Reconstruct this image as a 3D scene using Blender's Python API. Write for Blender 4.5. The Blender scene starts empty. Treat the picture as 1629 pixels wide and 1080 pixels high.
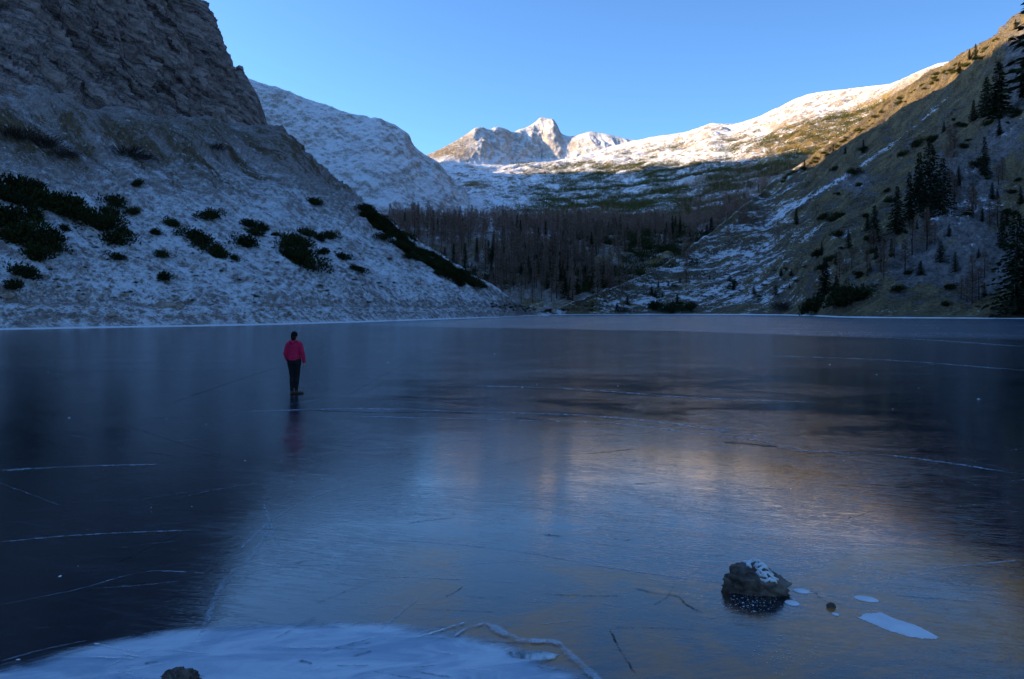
import bpy, bmesh, math, random
import numpy as np
from mathutils import Vector, Matrix

random.seed(7)
RNG = np.random.default_rng(7)
scene = bpy.context.scene
COL = scene.collection
R = math.radians

# ------------------------------------------------------------------ camera
F, CX, HY, CH = 1150.0, 814.5, 492.0, 2.31        # focal length in px, centre column, horizon row, eye height
cam_d = bpy.data.cameras.new('camera')
cam_d.sensor_width = 36.0
cam_d.lens = F / 1629.0 * 36.0
cam_d.shift_y = -48.0 / 1629.0
cam_d.clip_start = 0.1
cam_d.clip_end = 30000
cam = bpy.data.objects.new('camera', cam_d)
cam.location = (0, 0, CH)
cam.rotation_euler = (R(90), 0, 0)
COL.objects.link(cam)
scene.camera = cam

# ------------------------------------------------------------------ light
SUN_EL, SUN_AZ = R(15.0), R(-98.0)                # azimuth from +Y, negative to the left
SUNV = np.array([math.sin(SUN_AZ) * math.cos(SUN_EL), math.cos(SUN_AZ) * math.cos(SUN_EL), math.sin(SUN_EL)])
world = bpy.data.worlds.new('World')
scene.world = world
world.use_nodes = True
wn = world.node_tree.nodes
wl = world.node_tree.links
sky = wn.new('ShaderNodeTexSky')
sky.sky_type = 'NISHITA'
sky.sun_disc = False
sky.sun_elevation = SUN_EL
sky.sun_rotation = SUN_AZ
sky.altitude = 1400
sky.air_density = 1.0
sky.dust_density = 1.3
sky.ozone_density = 3.0
bg = wn.get('Background')
bg.inputs['Strength'].default_value = 0.14
tint = wn.new('ShaderNodeMix'); tint.data_type = 'RGBA'; tint.blend_type = 'MULTIPLY'      # camera white balance set for the low sun
tint.inputs[0].default_value = 1.0; tint.inputs[7].default_value = (0.77, 1.03, 1.26, 1)
wl.new(sky.outputs[0], tint.inputs[6])
# clear, dry air: the sky deepens steadily away from the sun's side, all the way round
wtc = wn.new('ShaderNodeTexCoord'); wdot = wn.new('ShaderNodeVectorMath'); wdot.operation = 'DOT_PRODUCT'
wdot.inputs[1].default_value = (-0.93, 0.10, -0.36); wl.new(wtc.outputs['Generated'], wdot.inputs[0])
wmr = wn.new('ShaderNodeMapRange'); wmr.inputs[1].default_value = -1; wmr.inputs[2].default_value = 1; wmr.inputs[3].default_value = 0.38; wmr.inputs[4].default_value = 1.50
wl.new(wdot.outputs['Value'], wmr.inputs[0])
deep = wn.new('ShaderNodeVectorMath'); deep.operation = 'SCALE'; wl.new(tint.outputs[2], deep.inputs[0]); wl.new(wmr.outputs[0], deep.inputs['Scale'])
wl.new(deep.outputs[0], bg.inputs['Color'])
sun_d = bpy.data.lights.new('sun', 'SUN')
sun_d.energy = 5.0
sun_d.angle = R(0.5)
sun_d.color = (1.0, 0.71, 0.37)
sun = bpy.data.objects.new('sun', sun_d)
sun.rotation_euler = Vector(SUNV).to_track_quat('Z', 'Y').to_euler()
sun.location = (-50, 0, 80)
COL.objects.link(sun)
scene.view_settings.view_transform = 'Standard'
scene.view_settings.look = 'None'
scene.view_settings.exposure = 1.2
scene.view_settings.gamma = 1.0
scene.view_settings.use_curve_mapping = False
scene.cycles.max_bounces = 6

# ------------------------------------------------------------------ helpers
def at(px, py, Y):
    """point at depth Y seen at photo pixel px, py"""
    return np.array([(px - CX) / F * Y, Y, CH - (py - HY) / F * Y])

def on_ice(px, py, z=0.0):
    Y = (CH - z) * F / (py - HY)
    return np.array([(px - CX) / F * Y, Y, z])

def smooth(a, b, x):
    t = np.clip((np.asarray(x, float) - a) / (b - a), 0, 1)
    return t * t * (3 - 2 * t)

def _hash(ix, iy, iz, seed):
    h = (ix.astype(np.int64) * 374761393 + iy.astype(np.int64) * 668265263 + iz.astype(np.int64) * 2147483647 + seed * 144665) & 0xffffffff
    h = ((h ^ (h >> 13)) * 1274126177) & 0xffffffff
    h = ((h ^ (h >> 16)) * 2246822519) & 0xffffffff
    return (h ^ (h >> 15)) & 0xffffffff

def gnoise(p, seed=0):
    """gradient noise, p is (...,3); about -1..1"""
    i = np.floor(p).astype(np.int64)
    f = p - i
    u = f * f * f * (f * (f * 6 - 15) + 10)
    out = 0
    for dx in (0, 1):
        wx = u[..., 0] if dx else 1 - u[..., 0]
        for dy in (0, 1):
            wy = u[..., 1] if dy else 1 - u[..., 1]
            for dz in (0, 1):
                wz = u[..., 2] if dz else 1 - u[..., 2]
                h = _hash(i[..., 0] + dx, i[..., 1] + dy, i[..., 2] + dz, seed)
                gx = (h & 1023) / 511.5 - 1
                gy = ((h >> 10) & 1023) / 511.5 - 1
                gz = ((h >> 20) & 1023) / 511.5 - 1
                out = out + wx * wy * wz * (gx * (f[..., 0] - dx) + gy * (f[..., 1] - dy) + gz * (f[..., 2] - dz))
    return out * 1.3

def fbm(p, octv=5, seed=0, gain=0.5, ridged=False):
    a, s, tot = 1.0, 0.0, 0.0
    q = p
    for k in range(octv):
        n = gnoise(q, seed + k * 17)
        if ridged:
            n = 1 - 2 * np.abs(n) * 1.6
        s = s + a * n
        tot += a
        a *= gain
        q = q * 2.03 + 11.3
    return s / tot

def pchip(x, y, xq):
    """monotone cubic along the last axis of y"""
    x = np.asarray(x, float); y = np.asarray(y, float)
    h = np.diff(x); d = np.diff(y, axis=-1) / h
    m = np.zeros_like(y)
    if len(x) > 2:
        w1 = 2 * h[1:] + h[:-1]; w2 = h[1:] + 2 * h[:-1]
        d0, d1 = d[..., :-1], d[..., 1:]
        same = (d0 * d1) > 0
        den = w1 / np.where(same, d0, 1) + w2 / np.where(same, d1, 1)
        m[..., 1:-1] = np.where(same, (w1 + w2) / np.where(np.abs(den) < 1e-12, 1, den), 0)
    m[..., 0] = d[..., 0]; m[..., -1] = d[..., -1]
    xq = np.clip(xq, x[0], x[-1])
    k = np.clip(np.searchsorted(x, xq, side='right') - 1, 0, len(x) - 2)
    t = (xq - x[k]) / h[k]
    h00 = (1 + 2 * t) * (1 - t) ** 2; h10 = t * (1 - t) ** 2
    h01 = t * t * (3 - 2 * t); h11 = t * t * (t - 1)
    return y[..., k] * h00 + m[..., k] * h[k] * h10 + y[..., k + 1] * h01 + m[..., k + 1] * h[k] * h11

def new_mesh(name, V, Fc, smooth_shade=True):
    """V (n,3), Fc (m,k) all the same k"""
    V = np.asarray(V, np.float32); Fc = np.asarray(Fc, np.int32)
    me = bpy.data.meshes.new(name)
    me.vertices.add(len(V)); me.vertices.foreach_set('co', V.ravel())
    k = Fc.shape[1]
    me.loops.add(Fc.size); me.loops.foreach_set('vertex_index', Fc.ravel())
    me.polygons.add(len(Fc))
    me.polygons.foreach_set('loop_start', np.arange(0, Fc.size, k, dtype=np.int32))
    me.polygons.foreach_set('use_smooth', np.full(len(Fc), smooth_shade, dtype=bool))
    me.update(calc_edges=True)
    return me

def link(name, me, mat=None, parent=None):
    o = bpy.data.objects.new(name, me)
    COL.objects.link(o)
    if mat is not None and len(me.materials) == 0:
        me.materials.append(mat)
    if parent is not None:
        o.parent = parent
    return o

def tag(o, label=None, cat=None, group=None, kind=None):
    if label: o['label'] = label
    if cat: o['category'] = cat
    if group: o['group'] = group
    if kind: o['kind'] = kind
    return o

def empty(name, loc, rz=0.0, s=1.0):
    o = bpy.data.objects.new(name, None)
    o.location = loc; o.rotation_euler = (0, 0, rz); o.scale = (s, s, s)
    o.empty_display_size = 0.3
    COL.objects.link(o)
    return o

def copy_tree(root, loc, rz, s, tilt=(0, 0)):
    r = root.copy(); COL.objects.link(r)
    r.location = loc; r.rotation_euler = (tilt[0], tilt[1], rz)
    r.scale = s if hasattr(s, '__len__') else (s, s, s)
    for ch in list(root.children):
        c = ch.copy(); COL.objects.link(c); c.parent = r
    return r

# ------------------------------------------------------------------ materials
class NT:
    def __init__(self, name):
        self.m = bpy.data.materials.new(name); self.m.use_nodes = True
        self.t = self.m.node_tree; self.t.nodes.clear()
        self.out = self.n('ShaderNodeOutputMaterial')
    def n(self, typ, **kw):
        nd = self.t.nodes.new(typ)
        for k, v in kw.items():
            setattr(nd, k, v)
        return nd
    def l(self, a, b):
        self.t.links.new(a, b)
    def val(self, x, sock):
        if hasattr(x, 'is_output') or hasattr(x, 'links'):
            self.l(x, sock)
        else:
            sock.default_value = x
    def math(self, op, a, b=0.0, c=0.0, clamp=False):
        nd = self.n('ShaderNodeMath', operation=op, use_clamp=clamp)
        self.val(a, nd.inputs[0]); self.val(b, nd.inputs[1]); self.val(c, nd.inputs[2])
        return nd.outputs[0]
    def mapr(self, x, a, b, c=0.0, d=1.0, smoothstep=True):
        nd = self.n('ShaderNodeMapRange')
        nd.interpolation_type = 'SMOOTHSTEP' if smoothstep else 'LINEAR'
        self.val(x, nd.inputs[0])
        for i, v in enumerate((a, b, c, d)):
            self.val(v, nd.inputs[i + 1])
        return nd.outputs[0]
    def noise(self, vec, scale, detail=6, rough=0.6, dist=0.0):
        nd = self.n('ShaderNodeTexNoise')
        self.l(vec, nd.inputs['Vector'])
        nd.inputs['Scale'].default_value = scale
        nd.inputs['Detail'].default_value = detail
        nd.inputs['Roughness'].default_value = rough
        nd.inputs['Distortion'].default_value = dist
        return nd.outputs[0]
    def mapping(self, vec, scale, rot=(0, 0, 0), loc=(0, 0, 0)):
        nd = self.n('ShaderNodeMapping')
        self.l(vec, nd.inputs[0])
        nd.inputs['Scale'].default_value = scale; nd.inputs['Rotation'].default_value = rot
        nd.inputs['Location'].default_value = loc
        return nd.outputs[0]
    def streaks(self, vec, scale, rot):
        return self.mapping(self.mapping(vec, (1, 1, 1), (0, 0, rot)), scale)
    def mix(self, f, a, b):
        nd = self.n('ShaderNodeMix', data_type='RGBA')
        self.val(f, nd.inputs[0])
        for s, v in ((6, a), (7, b)):
            if isinstance(v, tuple):
                nd.inputs[s].default_value = (*v[:3], 1)
            else:
                self.l(v, nd.inputs[s])
        return nd.outputs[2]
    def attr(self, name):
        return self.n('ShaderNodeAttribute', attribute_name=name).outputs['Fac']
    def bump(self, h, strength, dist, normal=None):
        nd = self.n('ShaderNodeBump')
        nd.inputs['Strength'].default_value = strength
        nd.inputs['Distance'].default_value = dist
        self.l(h, nd.inputs['Height'])
        if normal is not None: self.l(normal, nd.inputs['Normal'])
        return nd.outputs[0]
    def principled(self, col, rough=0.8, normal=None, spec=0.2, **kw):
        b = self.n('ShaderNodeBsdfPrincipled')
        if isinstance(col, tuple): b.inputs['Base Color'].default_value = (*col[:3], 1)
        else: self.l(col, b.inputs['Base Color'])
        self.val(rough, b.inputs['Roughness'])
        self.val(spec, b.inputs['Specular IOR Level'])
        if normal is not None: self.l(normal, b.inputs['Normal'])
        for k, v in kw.items():
            self.val(v, b.inputs[k])
        return b.outputs[0]
    def finish(self, sh):
        self.l(sh, self.out.inputs['Surface'])
        return self.m

def simple_mat(name, col, rough=0.8, var=0.35, scale=3.0, bump=0.0, spec=0.2, bdist=0.02):
    t = NT(name)
    oc = t.n('ShaderNodeTexCoord').outputs['Object']
    nz = t.noise(oc, scale, 5, 0.65)
    f = t.mapr(nz, 0.3, 0.7)
    lo = tuple(c * (1 - var) for c in col); hi = tuple(min(1, c * (1 + var)) for c in col)
    nm = t.bump(t.noise(oc, scale * 4, 4), bump, bdist) if bump else None
    return t.finish(t.principled(t.mix(f, lo, hi), rough, nm, spec))

def foliage_mat(name, col, col2, rand=0.5):
    t = NT(name)
    info = t.n('ShaderNodeObjectInfo').outputs['Random']
    oc = t.n('ShaderNodeTexCoord').outputs['Object']
    isl = t.n('ShaderNodeNewGeometry').outputs['Random Per Island']
    f = t.math('ADD', t.math('MULTIPLY', info, rand), t.math('MULTIPLY', isl, 1 - rand), clamp=True)
    return t.finish(t.principled(t.mix(f, col, col2), 0.85, None, 0.1))

def terrain_mat(name, rock1, rock2, grass1, grass2, s, streak, snow_w, snow_n=1.0, snow_s=0.6, nzc=0.8, nzk=0.8,
                soft=0.06, bump=0.5, snowcol=(0.80, 0.82, 0.86), rockstreak=None):
    """s: texture frequency (1/m); streak: (across, down) frequency in the fall line coordinates"""
    t = NT(name)
    geo = t.n('ShaderNodeNewGeometry')
    pos = geo.outputs['Position']
    sep = t.n('ShaderNodeSeparateXYZ'); t.l(geo.outputs['Normal'], sep.inputs[0])
    uv = t.n('ShaderNodeUVMap', uv_map='fall').outputs[0]
    big = t.noise(pos, s * 0.22, 5, 0.55)
    med = t.noise(pos, s, 8, 0.68)
    fine = t.noise(pos, s * 5.0, 6, 0.7)
    stv = t.mapping(uv, (streak[0], streak[1], 1))
    stk = t.noise(stv, 1.0, 7, 0.66, 0.6)
    # rock
    rk = t.math('ADD', t.math('MULTIPLY', med, 0.55), t.math('MULTIPLY', fine, 0.45))
    if rockstreak:
        rs = t.noise(t.streaks(uv, (rockstreak[0], rockstreak[1], 1), rockstreak[2]), 1.0, 8, 0.68, 0.5)
        rs2 = t.noise(t.streaks(uv, (rockstreak[0] * 3, rockstreak[1] * 3.2, 1), rockstreak[2] + 0.25), 1.0, 6, 0.68, 0.5)
        rk = t.math('ADD', t.math('MULTIPLY', rk, 0.34), t.math('ADD', t.math('MULTIPLY', rs, 0.36), t.math('MULTIPLY', rs2, 0.30)))
    rock = t.mix(t.mapr(rk, *((0.41, 0.60) if rockstreak else (0.36, 0.64))), rock1, rock2)
    gcol = t.mix(t.mapr(t.math('ADD', t.math('MULTIPLY', fine, 0.5), t.math('MULTIPLY', stk, 0.5)), 0.35, 0.65), grass1, grass2)
    gv = t.math('ADD', t.attr('grass'), t.math('ADD', t.math('MULTIPLY', t.math('SUBTRACT', med, 0.5), 1.2), t.math('MULTIPLY', t.math('SUBTRACT', stk, 0.5), 1.0)))
    col = t.mix(t.mapr(gv, 0.42, 0.58), rock, gcol)
    # snow lies where the ground is flat enough and the wind left it
    a = t.math('MULTIPLY', t.math('SUBTRACT', med, 0.5), 1.3 * snow_n)
    b = t.math('MULTIPLY', t.math('SUBTRACT', stk, 0.5), 1.6 * snow_s)
    c = t.math('MULTIPLY', t.math('SUBTRACT', big, 0.5), 0.8 * snow_n)
    d = t.math('MULTIPLY', t.math('SUBTRACT', fine, 0.5), 1.1 * snow_n)
    e = t.math('MULTIPLY', t.math('SUBTRACT', sep.outputs[2], nzc), nzk)
    sv = t.math('ADD', t.math('ADD', t.math('ADD', a, b), t.math('ADD', c, d)), t.math('ADD', e, t.attr('snow')))
    sm = t.math('MULTIPLY', t.mapr(sv, 0.5 - soft, 0.5 + soft), snow_w)
    col = t.mix(sm, col, snowcol)
    h = t.math('ADD', t.math('MULTIPLY', med, 0.6), t.math('ADD', t.math('MULTIPLY', fine, 0.25), t.math('MULTIPLY', stk, 0.3)))
    if rockstreak: h = t.math('ADD', h, t.math('ADD', t.math('MULTIPLY', rs, 1.5), t.math('MULTIPLY', rs2, 0.8)))
    nm = t.bump(h, bump, 0.9 / s * 0.35)
    return t.finish(t.principled(col, 0.9, nm, 0.1))

# ------------------------------------------------------------------ hills: lofted height surfaces with real depth
HILLS = {}
def hill(name, mat, pxs, rows, ncol, segs, fall, disp, attrs, pxdense=None):
    """rows[r][c] = (py, depth) for column pxs[c]; segs[r] = quads between row r and r+1"""
    A = np.array(rows, float)                                  # r, c, 2
    nr = A.shape[0]
    if pxdense is None:
        q = np.linspace(pxs[0], pxs[-1], ncol + 1)
    else:
        q = np.concatenate([np.linspace(a, b, n, endpoint=False) for a, b, n in pxdense] + [[pxs[-1]]])
    py = pchip(pxs, A[:, :, 0], q); lY = pchip(pxs, np.log(A[:, :, 1]), q)      # nr, nc
    t = np.concatenate([np.linspace(r, r + 1, segs[r], endpoint=False) for r in range(nr - 1)] + [[nr - 1]])
    X = (q - CX)[None, :] / F * np.exp(lY); Yd = np.exp(lY); Z = CH - (py - HY) / F * np.exp(lY)
    rr = np.arange(nr)
    X = pchip(rr, X.T, t).T; Yd = pchip(rr, Yd.T, t).T; Z = pchip(rr, Z.T, t).T
    P = np.stack([X, Yd, Z], -1)
    def normals(P):
        n = np.cross(np.gradient(P, axis=1), np.gradient(P, axis=0))
        n = n / np.maximum(np.linalg.norm(n, axis=-1, keepdims=True), 1e-9)
        return np.where(n[..., 2:3] < 0, -n, n)
    N = normals(P)
    T = np.broadcast_to(t[:, None], X.shape)
    fx = np.array([fall[0], fall[1]]) / math.hypot(*fall)      # downhill direction
    U = P[..., 0] * -fx[1] + P[..., 1] * fx[0]
    W = P[..., 0] * fx[0] + P[..., 1] * fx[1]
    P = P + disp(P, N, T, U, W, np.broadcast_to(q[None], X.shape))
    N = normals(P)
    PX = CX + F * P[..., 0] / np.maximum(P[..., 1], 1); PYx = HY - F * (P[..., 2] - CH) / np.maximum(P[..., 1], 1)
    nR, nC = X.shape
    idx = np.arange(nR * nC).reshape(nR, nC)
    Fc = np.stack([idx[:-1, :-1], idx[:-1, 1:], idx[1:, 1:], idx[1:, :-1]], -1).reshape(-1, 4)
    me = new_mesh(name, P.reshape(-1, 3), Fc)
    for k, fn in attrs.items():
        v = np.broadcast_to(fn(P, N, T, PX, PYx, U, W), X.shape).astype(np.float32)
        at_ = me.attributes.new(k, 'FLOAT', 'POINT'); at_.data.foreach_set('value', np.ascontiguousarray(v).ravel())
    uvl = me.uv_layers.new(name='fall')
    W3 = W - P[..., 2]                                          # length along the slope
    UV = np.stack([U, W3], -1).reshape(-1, 2).astype(np.float32)
    uvl.data.foreach_set('uv', UV[Fc.ravel()].ravel())
    o = link(name, me, mat)
    tag(o, kind='structure')
    HILLS[name] = dict(P=P, N=N, T=T, PX=PX, PY=PYx, obj=o)
    return o

def spot(hname, px, py, tmax=99):
    """point of a hill seen at a photo pixel"""
    H = HILLS[hname]
    d = (H['PX'] - px) ** 2 + (H['PY'] - py) ** 2 + np.where(H['T'] > tmax, 1e9, 0)
    i = np.unravel_index(np.argmin(d), d.shape)
    return H['P'][i].copy(), H['N'][i].copy()

ROCK1, ROCK2 = (0.10, 0.075, 0.068), (0.36, 0.30, 0.285)
LIME1, LIME2 = (0.25, 0.225, 0.21), (0.50, 0.46, 0.43)
GR1, GR2 = (0.075, 0.048, 0.028), (0.20, 0.145, 0.085)

# --- ground under everything, to the horizon
gm = simple_mat('frozen_ground', (0.25, 0.25, 0.27), 0.95, 0.4, 0.01)
g = link('ground', new_mesh('ground', [(-14000, -14000, -2), (14000, -14000, -2), (14000, 14000, -2), (-14000, 14000, -2)], [(0, 1, 2, 3)]), gm)
tag(g, kind='structure')

# --- left: scree slope under the cliff
def shoreY(py): return CH * F / (py - HY)
m_scree = terrain_mat('snow_dusted_scree', (0.17, 0.135, 0.125), (0.48, 0.41, 0.385), GR1, GR2, 0.8, (0.9, 0.10), 0.90, 1.25, 0.8, 0.78, 0.9, 0.36, 0.9,
                      snowcol=(0.80, 0.81, 0.85))
pxs = [-2400, -1200, -500, -150, 0, 150, 300, 425, 520, 600, 690, 760, 815, 850, 875]
sh =  [600, 569, 544, 529, 524.5, 521.5, 519, 516.5, 514, 511.5, 508.5, 506, 503.8, 502.2, 501.8]
top = [-800, -300, 20, 120, 150, 185, 208, 208, 286, 352, 412, 452, 481, 495, 500]
def planeY(px, py):
    a = (px - CX) / F; e = (HY - py) / F
    return 60.9 / np.maximum(0.268 - 0.616 * a - e, 0.2)
rows = []
ws = [-0.06, 0.0, 0.07, 0.25, 0.5, 0.75, 1.0]
for w in ws:
    rr = []
    for px, s_, t_ in zip(pxs, sh, top):
        Ys = shoreY(s_); Yt = planeY(px, t_)
        if px < 0: Yt = Ys + (Yt - Ys) * 1.0
        Yt = max(Yt, Ys * 1.02)
        if w < 0:
            Y = Ys * 0.93; z = -1.4
            rr.append((HY - F * (z - CH) / Y, Y))
        else:
            Y = 1 / ((1 - w) / Ys + w / Yt); py = s_ + (t_ - s_) * w
            if px < 0:                      # out of frame: straight in space
                Y = Ys + (Yt - Ys) * w
                zz = (CH - (t_ - HY) / F * Yt) * w
                py = HY - F * (zz - CH) / Y
            rr.append((py, Y))
    rows.append(rr)
rows.append([(t_ + 30, max(planeY(px, t_), shoreY(s_) * 1.02) * 1.10 + 4) for px, s_, t_ in zip(pxs, sh, top)])
rows.append([(560, max(planeY(px, t_), shoreY(s_)) * 1.35 + 20) for px, s_, t_ in zip(pxs, sh, top)])
def d_scree(P, N, T, U, W, q):
    k = smooth(0.2, 9, P[..., 2])
    g1 = fbm(np.stack([U / 14, W / 60, P[..., 2] * 0 + 1.5], -1), 5, 3, 0.55, True) * 2.2
    g2 = fbm(P / 22, 6, 9, 0.55) * 1.8
    g3 = fbm(P / 3.0, 4, 21, 0.6) * 0.65 + fbm(P / 1.3, 3, 24, 0.6, True) * 0.28 + smooth(4.6, 6.0, T) * (fbm(P / 6, 5, 23, 0.6, True) - 0.1) * 2.2 * smooth(425, 450, q) * smooth(760, 690, q)
    ter = -0.45 * np.exp(-((P[..., 2] - 3.1 - 0.4 * gnoise(P / 9, 2)) / 0.7) ** 2)                # footpath bench above the shore
    g2 = g2 + fbm(np.stack([U / 20, W / 40, P[..., 2] / 40], -1), 5, 27, 0.55, True) * 2.4 * smooth(4.0, 5.6, T)
    crest = 1 - 0.45 * smooth(5.2, 6.0, T) * smooth(380, 430, q)
    return N * (((g1 + g2) * k * crest + (g3 + ter) * smooth(0.1, 1.5, P[..., 2])))[..., None]
def a_snow_scree(P, N, T, PX, PY, U, W):
    h = P[..., 2]
    v = 0.53 + 0 * h
    up = smooth(390, 200, PY + 0.10 * np.maximum(PX - 350, 0) - 0.0 * PX)        # snow thins out towards the cliff
    v = v - 0.42 * up
    rib = smooth(60, 10, PY - np.interp(PX, [425, 520, 600, 690], [208, 286, 352, 412])) * smooth(400, 430, PX) * smooth(650, 560, PX)
    v = v - 0.30 * rib
    v = v - 0.5 * np.exp(-((h - 2.9 - 0.35 * gnoise(P / 9, 2)) / 0.3) ** 2) * (0.6 + 0.7 * gnoise(P / 6, 8))   # bare footpath
    v = v - 0.12 * smooth(3.0, 1.0, h)
    return v
def a_grass_scree(P, N, T, PX, PY, U, W):
    up = smooth(340, 235, PY) * smooth(150, 215, PY)
    return 0.16 + 0.16 * up + (0.20 + 0.75 * fbm(np.stack([U / 8, W / 30, P[..., 2] / 30], -1), 4, 29, 0.6)) * smooth(350, 290, PY) + 0.2 * np.exp(-((P[..., 2] - 2.9) / 0.4) ** 2)
hill('scree_slope', m_scree, pxs, rows, 0, [3, 26, 60, 70, 60, 50, 8, 5], (0.92, -0.4), d_scree,
     {'snow': a_snow_scree, 'grass': a_grass_scree}, pxdense=[(-2400, -100, 60), (-100, 875, 640)])

# --- left: cliff standing on the scree
m_cliff = terrain_mat('brown_limestone_cliff', (0.045, 0.032, 0.029), (0.58, 0.455, 0.42), GR1, GR2, 0.45, (0.2, 0.05), 0.8, 0.8, 0.5, 0.62, 1.5, 0.10, 1.0,
                      snowcol=(0.6, 0.6, 0.64), rockstreak=(0.028, 0.22, -0.95))
pxc = [-2400, -1200, -500, -150, 0, 120, 220, 290, 312, 330, 347, 360, 367, 372, 380, 390, 400, 410, 425, 440]
base = [-500, -100, 120, 165, 185, 215, 238, 248, 250, 252, 252, 252, 252, 252, 252, 252, 252, 252, 262, 275]
ctop = [-1900, -1100, -800, -520, -380, -250, -125, -30, 4, 30, 62, 92, 108, 118, 106, 120, 142, 172, 214, 240]
cy0 = [70, 95, 120, 135, 146, 168, 190, 208, 213, 218, 222, 226, 228, 230, 232, 236, 240, 246, 256, 268]
cyt = [110, 150, 185, 205, 218, 232, 242, 250, 252, 253, 253, 253, 253, 254, 255, 255, 256, 258, 264, 272]
rows = []
for w in (0, 0.2, 0.5, 0.8, 1.0):
    rr = []
    for px, b_, t_, y0, y1 in zip(pxc, base, ctop, cy0, cyt):
        z0 = CH - (b_ - HY) / F * y0; z1 = CH - (t_ - HY) / F * y1
        Y = y0 + (y1 - y0) * w ** 0.9; z = z0 + (z1 - z0) * w
        rr.append((HY - F * (z - CH) / Y, Y))
    rows.append(rr)
rows.append([(t_ + 25, y1 * 1.06 + 3) for t_, y1 in zip(ctop, cyt)])
rows.append([(max(t_ + 250, 330), y1 * 1.6) for t_, y1 in zip(ctop, cyt)])
def d_cliff(P, N, T, U, W, q):
    # slanting strata and gullies
    c, s = math.cos(0.95), math.sin(0.95)
    al = U * c - P[..., 2] * s; ac = U * s + P[..., 2] * c
    r1 = fbm(np.stack([al / 34, ac / 9, W / 24], -1), 6, 31, 0.55, True)
    r2 = fbm(np.stack([U / 7, P[..., 2] / 26, W / 14], -1), 6, 47, 0.58, True)
    r3 = fbm(P / 30, 5, 77) * 6.0
    r4 = fbm(P / 2.2, 4, 57, 0.6) * 0.55
    a1 = ac / 7.5 + 1.1 * fbm(P / 18, 4, 61) + 0.35 * fbm(P / 4, 3, 63)
    saw = (a1 - np.floor(a1)) ** 1.6                                # beds of rock, each with an overhanging lip
    a2 = ac / 2.6 + al / 60 + 1.3 * fbm(P / 9, 4, 67)
    saw2 = (a2 - np.floor(a2)) ** 1.6
    r4 = r4 + (saw - 0.4) * 2.6 * (0.6 + fbm(P / 30, 3, 71)) + (saw2 - 0.4) * 0.8
    k = 1 - 0.35 * smooth(3.4, 4.0, T)
    edge = 1 - 0.5 * smooth(350, 385, q)
    return N * ((r1 * 3.2 + r2 * 2.6 + r3 * 0.9 + r4 * 1.5) * k * edge)[..., None]
hill('rock_cliff', m_cliff, pxc, rows, 0, [40, 130, 130, 40, 8, 5], (0.92, -0.4), d_cliff,
     {'snow': lambda P, N, T, PX, PY, U, W: 0.02 + 0.20 * smooth(60, 240, PY), 'grass': lambda P, N, T, PX, PY, U, W: 0.10 + 0.2 * smooth(0.8, 0.0, T)},
     pxdense=[(-2400, -20, 50), (-20, 440, 620)])

# --- pale mountain behind the cliff
m_pale = terrain_mat('snow_dusted_limestone', LIME1, LIME2, (0.10, 0.075, 0.045), (0.20, 0.15, 0.09), 0.085, (0.07, 0.012), 0.80, 1.0, 0.7, 0.74, 1.0, 0.30, 1.0)
pxm = [180, 300, 360, 400, 450, 500, 560, 600, 620, 636, 648, 658, 672, 690, 705, 722, 740, 758, 775, 800]
mt =  [60, 95, 115, 128, 146, 162, 181, 191, 199, 209, 222, 235, 248, 258, 275, 293, 310, 325, 338, 352]
rows = [[(400, 820)] * len(pxm), [(t_ + (385 - t_) * 0.72, 930) for t_ in mt], [(t_ + (385 - t_) * 0.36, 1050) for t_ in mt],
        [(t_ + (385 - t_) * 0.10, 1150) for t_ in mt], [(t_, 1230) for t_ in mt], [(t_ + 12, 1340) for t_ in mt], [(420, 1700)] * len(pxm)]
def d_pale(P, N, T, U, W, q):
    r1 = fbm(np.stack([U / 60, W / 260, P[..., 2] / 200], -1), 6, 5, 0.55, True) * 8
    r2 = fbm(P / 120, 6, 15, 0.55) * 16
    c, s = math.cos(0.4), math.sin(0.4)
    r3 = fbm(np.stack([(U * c + P[..., 2] * s) / 120, (P[..., 2] * c - U * s) / 16, W / 150], -1), 5, 25, 0.6) * 7
    return N * ((r1 + r2 + r3) * (1 - 0.65 * smooth(3.5, 4.0, T)))[..., None]
hill('pale_mountain', m_pale, pxm, rows, 330, [40, 80, 80, 60, 10, 5], (0.8, -0.6), d_pale,
     {'snow': lambda P, N, T, PX, PY, U, W: 0.56 - 0.10 * smooth(300, 330, PY), 'grass': lambda P, N, T, PX, PY, U, W: 0.10 + 0.15 * smooth(250, 320, PY)})

# --- summit ridge at the head of the valley
m_far = terrain_mat('far_limestone_peak', (0.30, 0.265, 0.24), (0.52, 0.47, 0.43), (0.15, 0.11, 0.07), (0.28, 0.21, 0.13), 0.034, (0.03, 0.004), 0.8, 0.9, 0.6, 0.66, 1.1, 0.26, 0.9)
pxf = [560, 640, 672, 690, 720, 745, 758, 768, 777, 790, 802, 815, 826, 834, 842, 852, 862, 871, 879, 886, 893, 908, 925, 940, 952, 965, 985, 1005, 1030, 1080, 1160]
ft =  [300, 262, 250, 243, 228, 212, 204, 203, 207, 203, 205, 211, 207, 205, 201, 194, 187, 189, 190, 199, 213, 218, 214, 210, 212, 214, 219, 223, 226, 228, 230]
fy = np.interp(pxf, [560, 690, 760, 830, 862, 900, 1005, 1160], [2500, 2700, 2850, 3050, 3150, 3050, 2950, 2900])
rows = [[(330, 2250)] * len(pxf), [(285, 2420)] * len(pxf),
        [(t_ + (272 - t_) * 0.75, y - 300) for t_, y in zip(ft, fy)], [(t_ + (272 - t_) * 0.35, y - 170) for t_, y in zip(ft, fy)],
        [(t_, y) for t_, y in zip(ft, fy)], [(t_ + 15, y + 130) for t_, y in zip(ft, fy)], [(400, y + 900) for y in fy]]
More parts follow.
